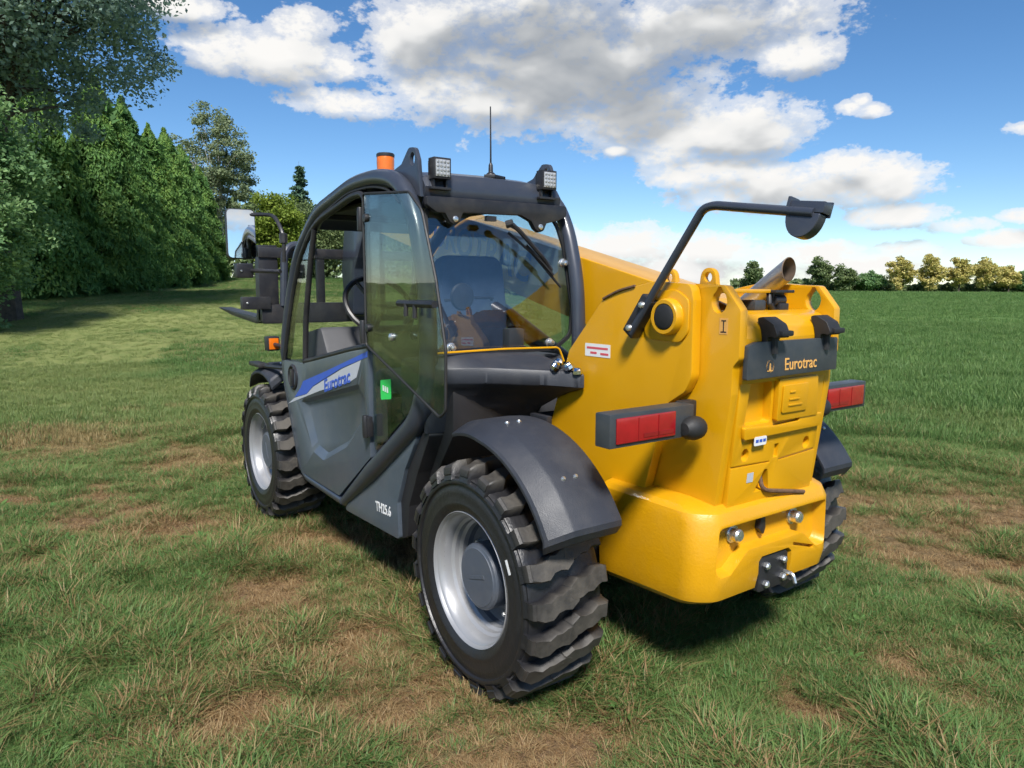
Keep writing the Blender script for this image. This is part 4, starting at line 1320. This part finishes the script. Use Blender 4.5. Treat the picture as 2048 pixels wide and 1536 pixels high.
# headliner and sun blind
mb = MB(); mb.box(.56, 1.50, .08, .72, 1.775, 1.80); mb.obj('headliner', TRIM, TH, bevel=.01)

# --- shroud behind the cab (tank cover), its rear edge running obliquely back to the yellow frame
plan = rpoly([(.44, .775), (.36, .775), (.25, .60), (.10, .40), (-.035, .318), (.20, .318), (.44, .318)], [0, .10, .2, .25, .03, 0, 0], 6)
rings = []
for z, k in ((.84, .22), (.93, .40), (.99, .62), (1.025, .82), (1.042, .96), (1.050, 1.0), (1.096, 1.0), (1.106, .975), (1.152, .42), (1.156, .34)):
    rings.append([Vector((.44 + (x - .44) * k if x < .44 else x, y, z - .015 * max(0, (.6 - y)) / .3 * (1 if z > .95 else 0))) for x, y in plan])
mb = MB(); mb.loft(rings); shroud = mb.obj('rear_shroud', PLAS, TH, angle=38, bevel=.006, blim=50)
mb = MB(); mb.tube(smooth_path([(.375, .775, 1.160), (.355, .45, 1.165), (.34, .175, 1.160), (.33, .155, 1.10)], .02), .0045, 6); mb.obj('sill_wire', YEL, shroud)
for k, (a, b_, z) in enumerate(((.09, .40, 1.115), (.05, .365, 1.118), (.02, .345, 1.100), (.10, .37, 1.128), (.065, .335, 1.105))):
    mb = MB(); mb.lathe([(.0001, .014), (.013, .012), (.016, .004), (.020, 0), (.020, -.012)], (0, 0, 0), 'z', 8); mb.obj('hose_fitting', CHROME, shroud, (a, b_, z), (R(25 * (k - 2)), R(30 - 14 * k), 0))

# --- rear frame: tower plates
outer = rpoly([(.26, .55), (.215, .87), (.106, 1.171), (-.095, 1.384), (-.243, 1.417), (-.338, 1.434), (-.490, 1.424), (-.503, 1.373), (-.506, 1.126), (-.478, 1.075), (-.405, 1.028), (-.365, .90), (-.315, .72), (-.28, .55)], [0, .03, .03, .04, .03, .02, .03, .02, .06, .04, .05, .02, .02, 0], 4)
inner = rpoly([(-.25, .60), (-.25, 1.40), (-.470, 1.425), (-.588, 1.420), (-.651, 1.344), (-.653, 1.194), (-.630, 1.168), (-.629, 1.08), (-.583, .715), (-.56, .60)], [0, 0, .02, .02, .02, .02, .02, .02, .02, 0], 4)
for s in (1, -1):
    mb = MB(); mb.plate(outer, s * .275, s * .315); po = mb.obj('tower_plate', YEL, TH, bevel=.004)
    mb = MB(); mb.plate(inner, s * .237, s * .272, holes=[[( -.570 + .030 * math.cos(a) , 1.368 + .036 * math.sin(a) + (.012 if math.sin(a) > .9 else 0)) for a in np.linspace(0, 2 * math.pi, 18, endpoint=False)]])
    pi_ = mb.obj('inner_plate', YEL, TH, bevel=.004)
    if s > 0:
        LP, LI = po, pi_
        # raised collar and cap on the pivot
        mb = MB(); mb.plate(rpoly([(-.30, 1.24), (-.30, 1.37), (-.34, 1.405), (-.44, 1.405), (-.492, 1.375), (-.492, 1.27), (-.46, 1.235)], .04, 4), .3145, .324); mb.obj('collar_pad', YEL, po, bevel=.005)
    mb = MB(); mb.lathe([(.062, s * .312), (.060, s * .345), (.055, s * .352), (.044, s * .352), (.042, s * .346)], (-.412, 0, 1.318), 'y', 28); mb.obj('pin_boss', YEL, po)
    mb = MB(); mb.lathe([(.043, s * .335), (.041, s * .352), (.034, s * .356), (.0001, s * .356)], (-.412, 0, 1.318), 'y', 24); mb.obj('pin_cap', RUB, po)
# weld seam / fold lines and stickers on the left plate
mb = MB(); mb.tube(smooth_path([(-.085, .3165, 1.372), (-.165, .3175, 1.402), (-.245, .3165, 1.418)], .03), .005, 6); mb.obj('weld_seam', RUST, LP)
mb = MB(); mb.box(-.127, .010, .3154, .3162, 1.158, 1.206, ); st = mb.obj('warning_sticker', WHITE, LP)
for k, (a, b_, z) in enumerate(((-.115, 0., 1.190), (-.055, -.02, 1.172), (-.118, -.075, 1.170))):
    mb = MB(); mb.box(a, b_, .3163, .3167, z - .004, z + .004); mb.obj('sticker_print', PINK, LP)
mb = MB(); mb.box(-.607, -.575, .2723, .2731, 1.268, 1.318); mb.obj('pictogram', ORANGE, LI)
for (a, b_, z0, z1) in ((-.600, -.582, 1.308, 1.312), (-.593, -.589, 1.276, 1.308), (-.602, -.580, 1.273, 1.277)):
    mb = MB(); mb.box(a, b_, .2732, .2736, z0, z1); mb.obj('pictogram_print', BLK, LI)

# --- engine hood between the plates
hp = [(-.20, 1.325), (-.44, 1.335), (-.560, 1.338), (-.605, 1.326), (-.640, 1.290), (-.648, 1.255), (-.640, 1.11), (-.60, 1.11), (-.60, 1.25), (-.20, 1.28)]
mb = MB(); mb.plate(rpoly(hp, [0, .02, .05, .04, .03, .01, 0, 0, 0, 0], 4), -.234, .234); hood = mb.obj('hood', YEL, TH, bevel=.006)
mb = MB(); mb.box(-.545, -.22, -.23, .23, .64, 1.27); mb.obj('engine_bay', CAST, TH)
TILT = Matrix.Translation((-.603, 0, .93)) @ Matrix.Rotation(R(-4.5), 4, 'Y')
def onrear(y, z, out=0.):
    return TILT @ Vector((-out, y, z - .93))
# tailgate casting with its openings
me = MB().plate(rpoly([(.232, .690), (.232, 1.125), (-.232, 1.125), (-.232, .690)], .01), -.015, .030, 'x').mesh('tailgate')
for v in me.vertices: v.co.z -= .93
cuts = []
def cutpoly(poly, depth=.05):
    k = MB(); k.plate([(y, z - .93) for y, z in poly], -.03, -.015 + depth, 'x'); return k.mesh('cut')
for pol, dep in ((rpoly([(.190, .972), (.178, 1.118), (.070, 1.118), (.055, .972)], .015), .030), (circle2(.168, .873, .019, 14, .022), .020), (circle2(-.172, .876, .019, 14, .022), .020),
                 ([(.012, .845), (.012, .892), (-.012, .892), (-.012, .845)], .012), ([(.100, .735), (.052, .808), (.036, .808), (.018, .735)], .030),
                 ([(-.02, .838), (-.02, .830), (-.232, .842), (-.232, .850)], .006), ([(.232, .842), (.232, .835), (.03, .830), (.03, .836)], .005)):
    me = boolean(me, cutpoly(pol, dep))
tg = link('tailgate', finish(me, .004, 2, 30, 40), YEL, TH); tg.matrix_local = TILT
for pol, a, b_ in (([(.045, .978), (.055, 1.12), (-.165, 1.12), (-.190, .978)], -.034, -.0155), ([(.20, .930), (.205, .972), (.04, .962), (-.09, .966), (-.095, .980), (-.225, .982), (-.222, .935)], -.030, -.0158), ([(.03, 1.005), (.035, 1.10), (-.105, 1.10), (-.11, 1.005)], -.040, -.0345)):
    mb = MB(); mb.plate(rpoly([(y, z - .93) for y, z in pol], .008, 3), a, b_, 'x'); mb.obj('pressing', YEL, tg, bevel=.005)
for zz in (1.03, 1.05, 1.075):
    mb = MB(); mb.box(-.0435, -.0405, -.075 + (zz - 1.03), .0, zz - .933, zz - .927); mb.obj('embossed_rib', YEL, tg, bevel=.001)
mb = MB(); mb.plate(rpoly([(.150, .905 - .93), (.150, .935 - .93), (.085, .935 - .93), (.085, .905 - .93)], .008), -.0318, -.0305, 'x'); stc = mb.obj('round_sticker', WHITE, tg)
for k in range(3):
    mb = MB(); mb.box(-.0326, -.0319, .090 + k * .019, .104 + k * .019, .916 - .93, .926 - .93); mb.obj('sticker_print', BLUE, tg)
mb = MB(); mb.box(-.0165, -.0158, .112, .145, .775 - .93, .808 - .93); mb.obj('round_sticker', LBAND, tg)
# prop rod lying out of the notch
mb = MB(); mb.tube(smooth_path([onrear(.058, .790, .0), onrear(.060, .748, .018), onrear(.040, .735, .025), onrear(-.165, .700, .035)], .015), .0075, 8); mb.obj('prop_rod', RUST, TH)
# name plate and rubber latches
mb = MB(); mb.plate(rpoly([(.250, 1.128), (.246, 1.235), (.205, 1.245), (-.236, 1.245), (-.243, 1.238), (-.243, 1.134)], .006), -.668, -.6505, 'x')
npl = mb.obj('name_plate', PLATE, TH, bevel=.002)
place_text('lettering', 'Eurotrac', .056, (-.6692, -.03, 1.166), (0, -1, 0), (0, 0, 1), ORANGE, npl, bold=.0004, width=.92)
mb = MB(); mb.lathe([(.020, -.6690), (.020, -.6682)], (0, .135, 1.166), 'x', 20); mb.lathe([(.016, -.6690), (.016, -.6682)], (0, .135, 1.166), 'x', 20)
mb.plate([(.140, 1.153), (.130, 1.153), (.133, 1.176), (.137, 1.176)], -.6692, -.6684, 'x'); mb.plate([(.150, 1.150), (.120, 1.150), (.120, 1.153), (.150, 1.153)], -.6692, -.6684, 'x')
mb.obj('emblem', ORANGE, npl)
for yy in (.125, -.165):
    mb = MB()
    mb.plate(rpoly([(-.628, 1.318), (-.650, 1.322), (-.690, 1.300), (-.706, 1.268), (-.700, 1.256), (-.672, 1.262), (-.664, 1.235), (-.6525, 1.235), (-.645, 1.28)], .012, 3), yy - .034, yy + .034)
    la = mb.obj('hood_latch', RUB, TH, bevel=.012, seg=3)
    mb = MB(); mb.box(-.715, -.694, yy - .040, yy + .020, 1.262, 1.280); mb.obj('latch_tab', RUB, la, bevel=.006)
    mb = MB(); mb.tube([(-.668, yy - .005, 1.262), (-.671, yy - .005, 1.205)], .012, 8); mb.obj('latch_stem', RUB, la)

# --- counterweight bumper
plan = rpoly([(-.15, .372), (-.575, .372), (-.632, .30), (-.632, -.30), (-.575, -.372), (-.15, -.372)], [0, .10, .08, .08, .10, 0], 6)
rings = []
for z, k, dx in ((.362, .93, .03), (.385, .985, .008), (.44, 1.0, 0), (.60, 1.0, 0), (.662, .995, 0), (.695, .975, .01), (.712, .93, .03), (.722, .80, .07)):
    rings.append([Vector((-.15 + (x + .15) * (1 if x > -.151 else (k * .5 + .5)) + (dx if x < -.4 else 0), y * k, z + (.02 * (x + .15) / .48 * -1 if z < .45 else 0))) for x, y in plan])
me = MB().loft(rings).mesh('counterweight')
rec = rpoly([(.290, .650), (.300, .510), (.285, .490), (.235, .490), (.215, .505), (.150, .555), (-.150, .555), (-.215, .505), (-.235, .490), (-.285, .490), (-.300, .510), (-.290, .650)], [.02, .03, .02, .02, .03, .03, .03, .03, .02, .02, .03, .02], 3)
k = MB(); k.loft([[Vector((-.66, y * 1.06, .575 + (z - .575) * 1.10)) for y, z in rec], [Vector((-.585, y * .97, .575 + (z - .575) * .93)) for y, z in rec]])
me = boolean(me, k.mesh('cut'))
k = MB(); k.plate(rpoly([(.092, .33), (.092, .500), (.075, .515), (-.075, .515), (-.092, .500), (-.092, .33)], .01), -.70, -.592, 'x')
me = boolean(me, k.mesh('cut'))
k = MB(); k.plate(rpoly([(-.10, .518), (-.10, .530), (-.225, .494), (-.225, .482)], .004), -.70, -.612, 'x')
me = boolean(me, k.mesh('cut'))
cw = link('counterweight', finish(me, .006, 2, 40, 30), YEL2, TH)
for yy in (.185, -.150):
    mb = MB(); mb.lathe([(.030, -.5850), (.030, -.592), (.022, -.593), (.022, -.618), (.017, -.624), (.0001, -.625)], (0, yy, .605), 'x', 20); mb.obj('counterweight_bolt', STEEL, cw)
mb = MB(); mb.plate(rpoly([(.052, .640), (.060, .600), (.036, .575), (.026, .600), (.030, .640)], .006), -.606, -.584, 'x'); mb.obj('wire_hook', BLK, cw, bevel=.004)
mb = MB(); mb.plate(rpoly([(.082, .385), (.082, .495), (.068, .508), (-.068, .508), (-.082, .495), (-.082, .385)], .01), -.625, -.5915, 'x'); hp_ = mb.obj('hitch_plate', BLK, cw, bevel=.003)
for yy, zz in ((.045, .475), (-.05, .478), (.045, .410), (-.05, .415)):
    mb = MB(); mb.lathe([(.013, -.6250), (.013, -.637), (.008, -.642), (.0001, -.643)], (0, yy, zz), 'x', 6); mb.obj('hitch_bolt', STEEL, cw)
mb = MB(); mb.tube(smooth_path([(-.625, -.066, .43), (-.66, -.066, .43), (-.67, -.066, .40)], .015), .007, 6); mb.obj('hitch_pin', STEEL, cw)

# --- tail lamps on their arms
for s in (1, -1):
    mb = MB()
    y0, y1 = sorted((s * .33, s * .693))
    mb.box(-.535, -.470, y0, y1, .943, 1.046)
    arm = mb.obj('tail_lamp', PLATE, TH, bevel=.006)
    y0, y1 = sorted((s * .335, s * .668))
    y0b, y1b = sorted((s * .420, s * .670))
    mb = MB(); mb.box(-.541, -.5352, y0b, y1b, .956, 1.033); mb.obj('lens', RED, arm, bevel=.004)
    for yl in (.495, .58):
        yl0, yl1 = sorted((s * yl, s * (yl + .003)))
        mb = MB(); mb.box(-.5424, -.5412, yl0, yl1, .960, 1.029); mb.obj('lens_rib', REDD, arm)
    yl0, yl1 = sorted((s * .43, s * .56))
    mb = MB(); mb.box(-.5424, -.5412, yl0, yl1, .966, .978); mb.obj('reflector', REDD, arm)
    y0, y1 = sorted((s * .275, s * .345))
    mb = MB(); mb.box(-.500, -.465, y0, y1, .955, 1.050); mb.obj('lamp_arm', BLK, arm, bevel=.008)
    mb = MB(); mb.lathe([(.0001, s * .392), (.020, s * .390), (.034, s * .374), (.039, s * .348), (.036, s * .325), (.030, s * .314)], (-.548, 0, .972), 'y', 18)
    mb.lathe([(.0001, -.032), (.020, -.030), (.034, -.014), (.038, .0), (.036, .012), (.03, .02)], (-.545, s * .345, .972), 'x', 18)
    mb.obj('rubber_buffer', RUB, arm)

# --- fenders
def fender(cx, a0, a1, s, front=False):
    ro = .522; mb_ = MB(); rings_ = []
    na = 18
    for i in range(na + 1):
        t = i / na; a = R(a0 + (a1 - a0) * t)
        flare = .90 + .10 * min(1, t * 3.0)
        yo = .56 + (.830 - .56) * flare
        drop = .020 + .030 * t
        cs = [(.562, 0), (.562, .012), (.610, .016), (yo - .075, .015), (yo - .062, .010), (yo - .006, -drop * .75), (yo, -drop), (yo, -drop - .012), (yo - .008, -drop - .010), (yo - .068, -.004), (.61, 0)]
        rr = ro + (.012 if t > .86 else 0) * 0
        rings_.append([Vector((cx + (rr + o) * math.cos(a), s * y, WR + (rr + o) * math.sin(a))) for y, o in cs])
    # turned-down rear lip
    a = R(a1); tang = Vector((-math.sin(a), 0, math.cos(a)))
    end = rings_[-1]; back = Vector((-1, 0, 0)) if a1 > 90 else Vector((1, 0, 0))
    rings_.append([v + tang * .020 for v in end])
    rings_.append([v + tang * .036 - Vector((math.cos(a), 0, math.sin(a))) * .010 for v in end])
    rings_.append([v + tang * .050 - Vector((math.cos(a), 0, math.sin(a))) * .036 + Vector((0, s * (-.012 if abs(v.y) > .7 else .006), 0)) for v in end])
    mb_.loft(rings_)
    return mb_
for cx, a0, a1 in ((0, 69, 147), (WB, 45, 108)):
    for s in (1, -1):
        fo = fender(cx, a0, a1, s).obj('fender', PLAS, TH, angle=22, bevel=.003, blim=50)
        for aa in (95, 131):
            for yy in (.665, .715):
                a = R(aa); rr = .536
                k = MB(); k.lathe([(.0001, .008), (.006, .007), (.0085, .003), (.0085, -.004)], (0, 0, 0), 'z', 10)
                k.obj('bolt', STEEL, fo, (cx + rr * math.cos(a), s * yy, WR + rr * math.sin(a)), (0, R(90 - aa), 0))
        mb = MB(); mb.box(cx - .05, cx + .05, min(s * .52, s * .545), max(s * .52, s * .545), WR + .12, WR + .54)
        mb.obj('fender_stay', BLK, fo, bevel=.004)

# --- rear view mirror on its long bent arm
MY = .352
mb = MB(); mb.tube(smooth_path([(-.268, MY, 1.258), (-.345, MY, 1.362), (-.365, MY, 1.392), (-.560, MY, 1.648), (-.600, MY, 1.655), (-.93, MY, 1.606)], .045, 6), .0135, 12)
arm = mb.obj('mirror_arm', NAVY, TH)
M = Matrix.Translation((-.300, .338, 1.318)) @ Matrix.Rotation(R(-(180 - 54)), 4, 'Y')
mb = MB(); mb.box(-.080, .075, -.020, .022, -.026, .026, M); mb.obj('arm_clamp', BLK, arm, bevel=.006)
for dx in (-.052, .045):
    k = MB(); k.lathe([(.0001, .014), (.009, .013), (.012, .008), (.012, 0)], (0, 0, 0), 'y', 8); k.obj('bolt', STEEL, arm, M @ Vector((dx, .022, 0)))
# head: half-round convex shell hung below the arm under a flat bracket
MC = Matrix.Translation((-.898, MY - .004, 1.604)) @ Matrix.Rotation(R(-7), 4, 'Y') @ Matrix.Rotation(R(10), 4, 'X')
hs_ = [(-.050, .004)] + [(.050 * math.cos(t), .062 * math.sin(t)) for t in np.linspace(math.pi, 2 * math.pi, 17)] + [(.050, .004)]
mb = MB(); mb.plate(hs_, -.026, .010, 'y', mat=MC)
head = mb.obj('mirror_head', NAVY, arm, bevel=.010, seg=3)
mb = MB(); mb.box(-.056, .052, -.030, .008, .006, .036, MC); mb.box(.044, .054, -.030, .012, .002, .046, MC); mb.box(-.056, .052, -.034, -.029, .000, .042, MC)
mb.obj('mirror_bracket', NAVY, arm, bevel=.004)
mb = MB(); mb.plate([(x * .92, z * .92 - .004) for x, z in hs_], -.0285, -.0262, 'y', mat=MC); mb.obj('mirror_glass', MIRR, arm)

# --- exhaust with its clamp, and the box beside it
def exring(x, y, z, r_):
    return [Vector((x, y + r_ * math.cos(2 * math.pi * k / 28), z + r_ * math.sin(2 * math.pi * k / 28))) for k in range(28)]
E0 = [exring(-.30, -.185, 1.33, .040), exring(-.40, -.182, 1.405, .041), exring(-.505, -.180, 1.478, .043)]
mb = MB(); mb.loft(E0, caps=False); mb.lathe([(.0001, 1.20), (.041, 1.20), (.041, 1.34), (.0001, 1.36)], (-.29, -.185, 0), 'z', 20)
exo = mb.obj('exhaust_pipe', EXH, TH)
mb = MB(); mb.loft([E0[2], exring(-.507, -.180, 1.479, .0395), exring(-.42, -.182, 1.419, .0385), exring(-.35, -.184, 1.37, .038)], caps=False); mb.add(exring(-.36, -.184, 1.377, .038), [tuple(range(28))])
mb.obj('exhaust_mouth', EXHIN, exo)
mb = MB(); mb.box(-.57, -.53, -.125, -.020, 1.395, 1.405); mb.box(-.545, -.525, -.10, -.04, 1.325, 1.40); mb.box(-.56, -.54, -.110, -.060, 1.33, 1.36)
mb.tube([(-.535, -.03, 1.40), (-.545, -.02, 1.36), (-.54, -.055, 1.33)], .010, 8); mb.tube([(-.53, -.11, 1.40), (-.52, -.09, 1.345), (-.545, -.075, 1.325)], .011, 8)
mb.lathe([(.001, -.03), (.022, -.028), (.022, .028), (.001, .03)], (-.535, -.075, 1.370), 'y', 12)
mb.obj('exhaust_clamp', BLK, TH, bevel=.003)
mb = MB(); mb.box(-.545, -.475, -.005, .055, 1.337, 1.372); mb.obj('junction_box', PLATE, TH, bevel=.008)

# --- boom, raised a little, running forward on the right of the cab
BS = .25
def bz(x, off): return 1.432 + BS * (x + .02) + off
mb = MB()
mb.plate(rpoly([(-.52, bz(-.52, -.02)), (-.30, bz(-.30, 0) + .012), (-.02, bz(-.02, 0)), (2.62, bz(2.62, 0)), (2.62, bz(2.62, -.29)), (-.20, bz(-.20, -.29)), (-.52, bz(-.52, -.20))], [.05, .05, .1, .01, .01, .1, .06], 5), -.262, -.028)
boom = mb.obj('boom', YEL, TH, bevel=.018, seg=3)
mb = MB(); mb.plate(rpoly([(2.55, bz(2.55, -.05)), (2.90, bz(2.90, -.09)), (3.20, 1.86), (3.27, 1.55), (3.22, 1.20), (3.06, 1.20), (3.02, 1.55), (2.82, bz(2.82, -.30)), (2.55, bz(2.55, -.26))], .04), -.235, -.055); mb.obj('boom_head', NAVY, boom, bevel=.012)
place_text('lettering', 'EUROTRAC', .21, (1.35, -.0262, bz(1.35, -.145)), (-.97, 0, -.2425), (-.2425, 0, .97), DBLUE, boom, bold=.004)
for xx in (-.305, -.475):
    mb = MB()
    rg = [(xx - .055, 1.405), (xx - .034, 1.425)] + [(xx + .031 * math.cos(a), 1.446 + .031 * math.sin(a)) for a in np.linspace(math.pi * .95, math.pi * .05, 9)] + [(xx + .034, 1.425), (xx + .055, 1.405)]
    mb.plate(rg[::-1], .195, .215, holes=[circle2(xx, 1.446, .016, 14)]); mb.obj('ring_eye', YEL, TH, bevel=.003)
mb = MB(); mb.plate([(-.55, .232), (-.20, .232), (-.20, -.02), (-.55, -.02)], 1.395, 1.408, 'z'); mb.box(-.25, -.20, -.02, .232, 1.28, 1.40); mb.obj('top_cover', YEL, TH, bevel=.004)
mb = MB(); mb.tube([(.45, -.145, .95), (1.75, -.145, 1.50)], .05, 14); mb.tube([(1.75, -.145, 1.50), (2.05, -.145, 1.62)], .03, 12); mb.obj('lift_cylinder', BLK, TH)

# --- engine cover on the right side
mb = MB(); mb.plate(rpoly([(.45, .42), (.42, .80), (.60, .93), (1.70, .93), (1.88, .82), (1.82, .42)], .05), -.80, -.36); mb.obj('engine_cover', NAVY, TH, bevel=.03, seg=3)

# --- fork carriage and forks
mb = MB()
for y0, y1 in ((.42, .56), (-.86, -.72)): mb.box(3.30, 3.36, y0, y1, 1.16, 1.715)
mb.box(3.285, 3.335, -.86, .56, 1.625, 1.70); mb.box(3.285, 3.35, -.86, .56, 1.17, 1.27)
for yy in (.10, -.40): mb.box(3.29, 3.33, yy - .03, yy + .03, 1.2, 1.7)
mb.plate(rpoly([(.56, 1.15), (.56, 1.28), (.30, 1.30), (-.60, 1.30), (-.86, 1.28), (-.86, 1.15)], .02), 3.26, 3.284, 'x')
car = mb.obj('fork_carriage', BLK, TH, bevel=.006)
mb = MB(); mb.tube(smooth_path([(3.27, .40, 1.28), (3.25, .385, 1.66), (3.27, .33, 1.72), (3.27, .15, 1.72)], .06), .028, 10); mb.obj('carriage_tube', NAVY, TH)
mb = MB(); mb.box(3.24, 3.30, .50, .70, 1.255, 1.345); mb.obj('carriage_stop', BLK, TH, bevel=.006)
bolt(car, (3.239, .665, 1.30), .008)
for yy in (.50, -.78):
    mb = MB()
    mb.plate([(3.36, 1.150), (3.44, 1.146), (4.10, 1.186), (4.52, 1.236), (4.53, 1.244), (4.10, 1.222), (3.45, 1.196), (3.415, 1.215), (3.405, 1.66), (3.36, 1.66)], yy - .055, yy + .055)
    mb.obj('fork', BLK, TH, bevel=.004)

# --- front left mirror, head lamp, indicator and step
mb = MB(); mb.tube(smooth_path([(1.99, .80, 1.55), (1.975, .80, 1.70), (2.10, .81, 1.815), (2.20, .86, 1.822), (2.24, .90, 1.822)], .06), .011, 8)
mb.lathe([(.001, -.03), (.022, -.025), (.022, .025), (.001, .03)], (1.985, .80, 1.68), 'z', 10)
fa = mb.obj('front_mirror', BLK, TH)
MC = Matrix.Translation((2.25, .955, 1.712)) @ Matrix.Rotation(R(-5), 4, 'Z') @ Matrix.Rotation(R(1.0), 4, 'Y')
shell = rpoly([(-.080, -.140), (-.080, .140), (.080, .140), (.080, -.140)], .03, 5)
mb = MB(); mb.plate(shell, -.012, .035, 'x', mat=MC); mb.obj('mirror_shell', BLK, fa, bevel=.010)
mb = MB(); mb.plate([(y * .93, z * .96) for y, z in shell], -.0150, -.0125, 'x', mat=MC); mb.obj('mirror_glass', MIRR, fa)
mb = MB(); mb.box(2.24, 2.31, .895, .990, 1.465, 1.548); hl = mb.obj('head_lamp', BLK, TH, bevel=.01); bolt(hl, (2.239, .965, 1.505), .006)
mb = MB(); mb.tube([(2.06, .80, 1.50), (2.27, .92, 1.508)], .012, 8); mb.obj('lamp_arm', BLK, hl)
mb = MB(); mb.box(2.23, 2.29, .765, .84, 1.04, 1.125); ind = mb.obj('indicator', BLK, TH, bevel=.008)
mb = MB(); mb.box(2.2225, 2.2295, .775, .83, 1.05, 1.115); mb.obj('lens', AMB, ind, bevel=.002)
mb = MB(); mb.tube([(2.10, .78, 1.07), (2.25, .80, 1.08)], .012, 8); mb.obj('indicator_arm', BLK, ind)
mb = MB(); mb.box(2.40, 2.62, .78, .845, .925, .950); mb.obj('front_step', BLK, TH, bevel=.008)
mb = MB(); mb.tube([(2.10, .79, .95), (2.42, .81, .935)], .012, 8); mb.obj('step_bracket', BLK, TH)
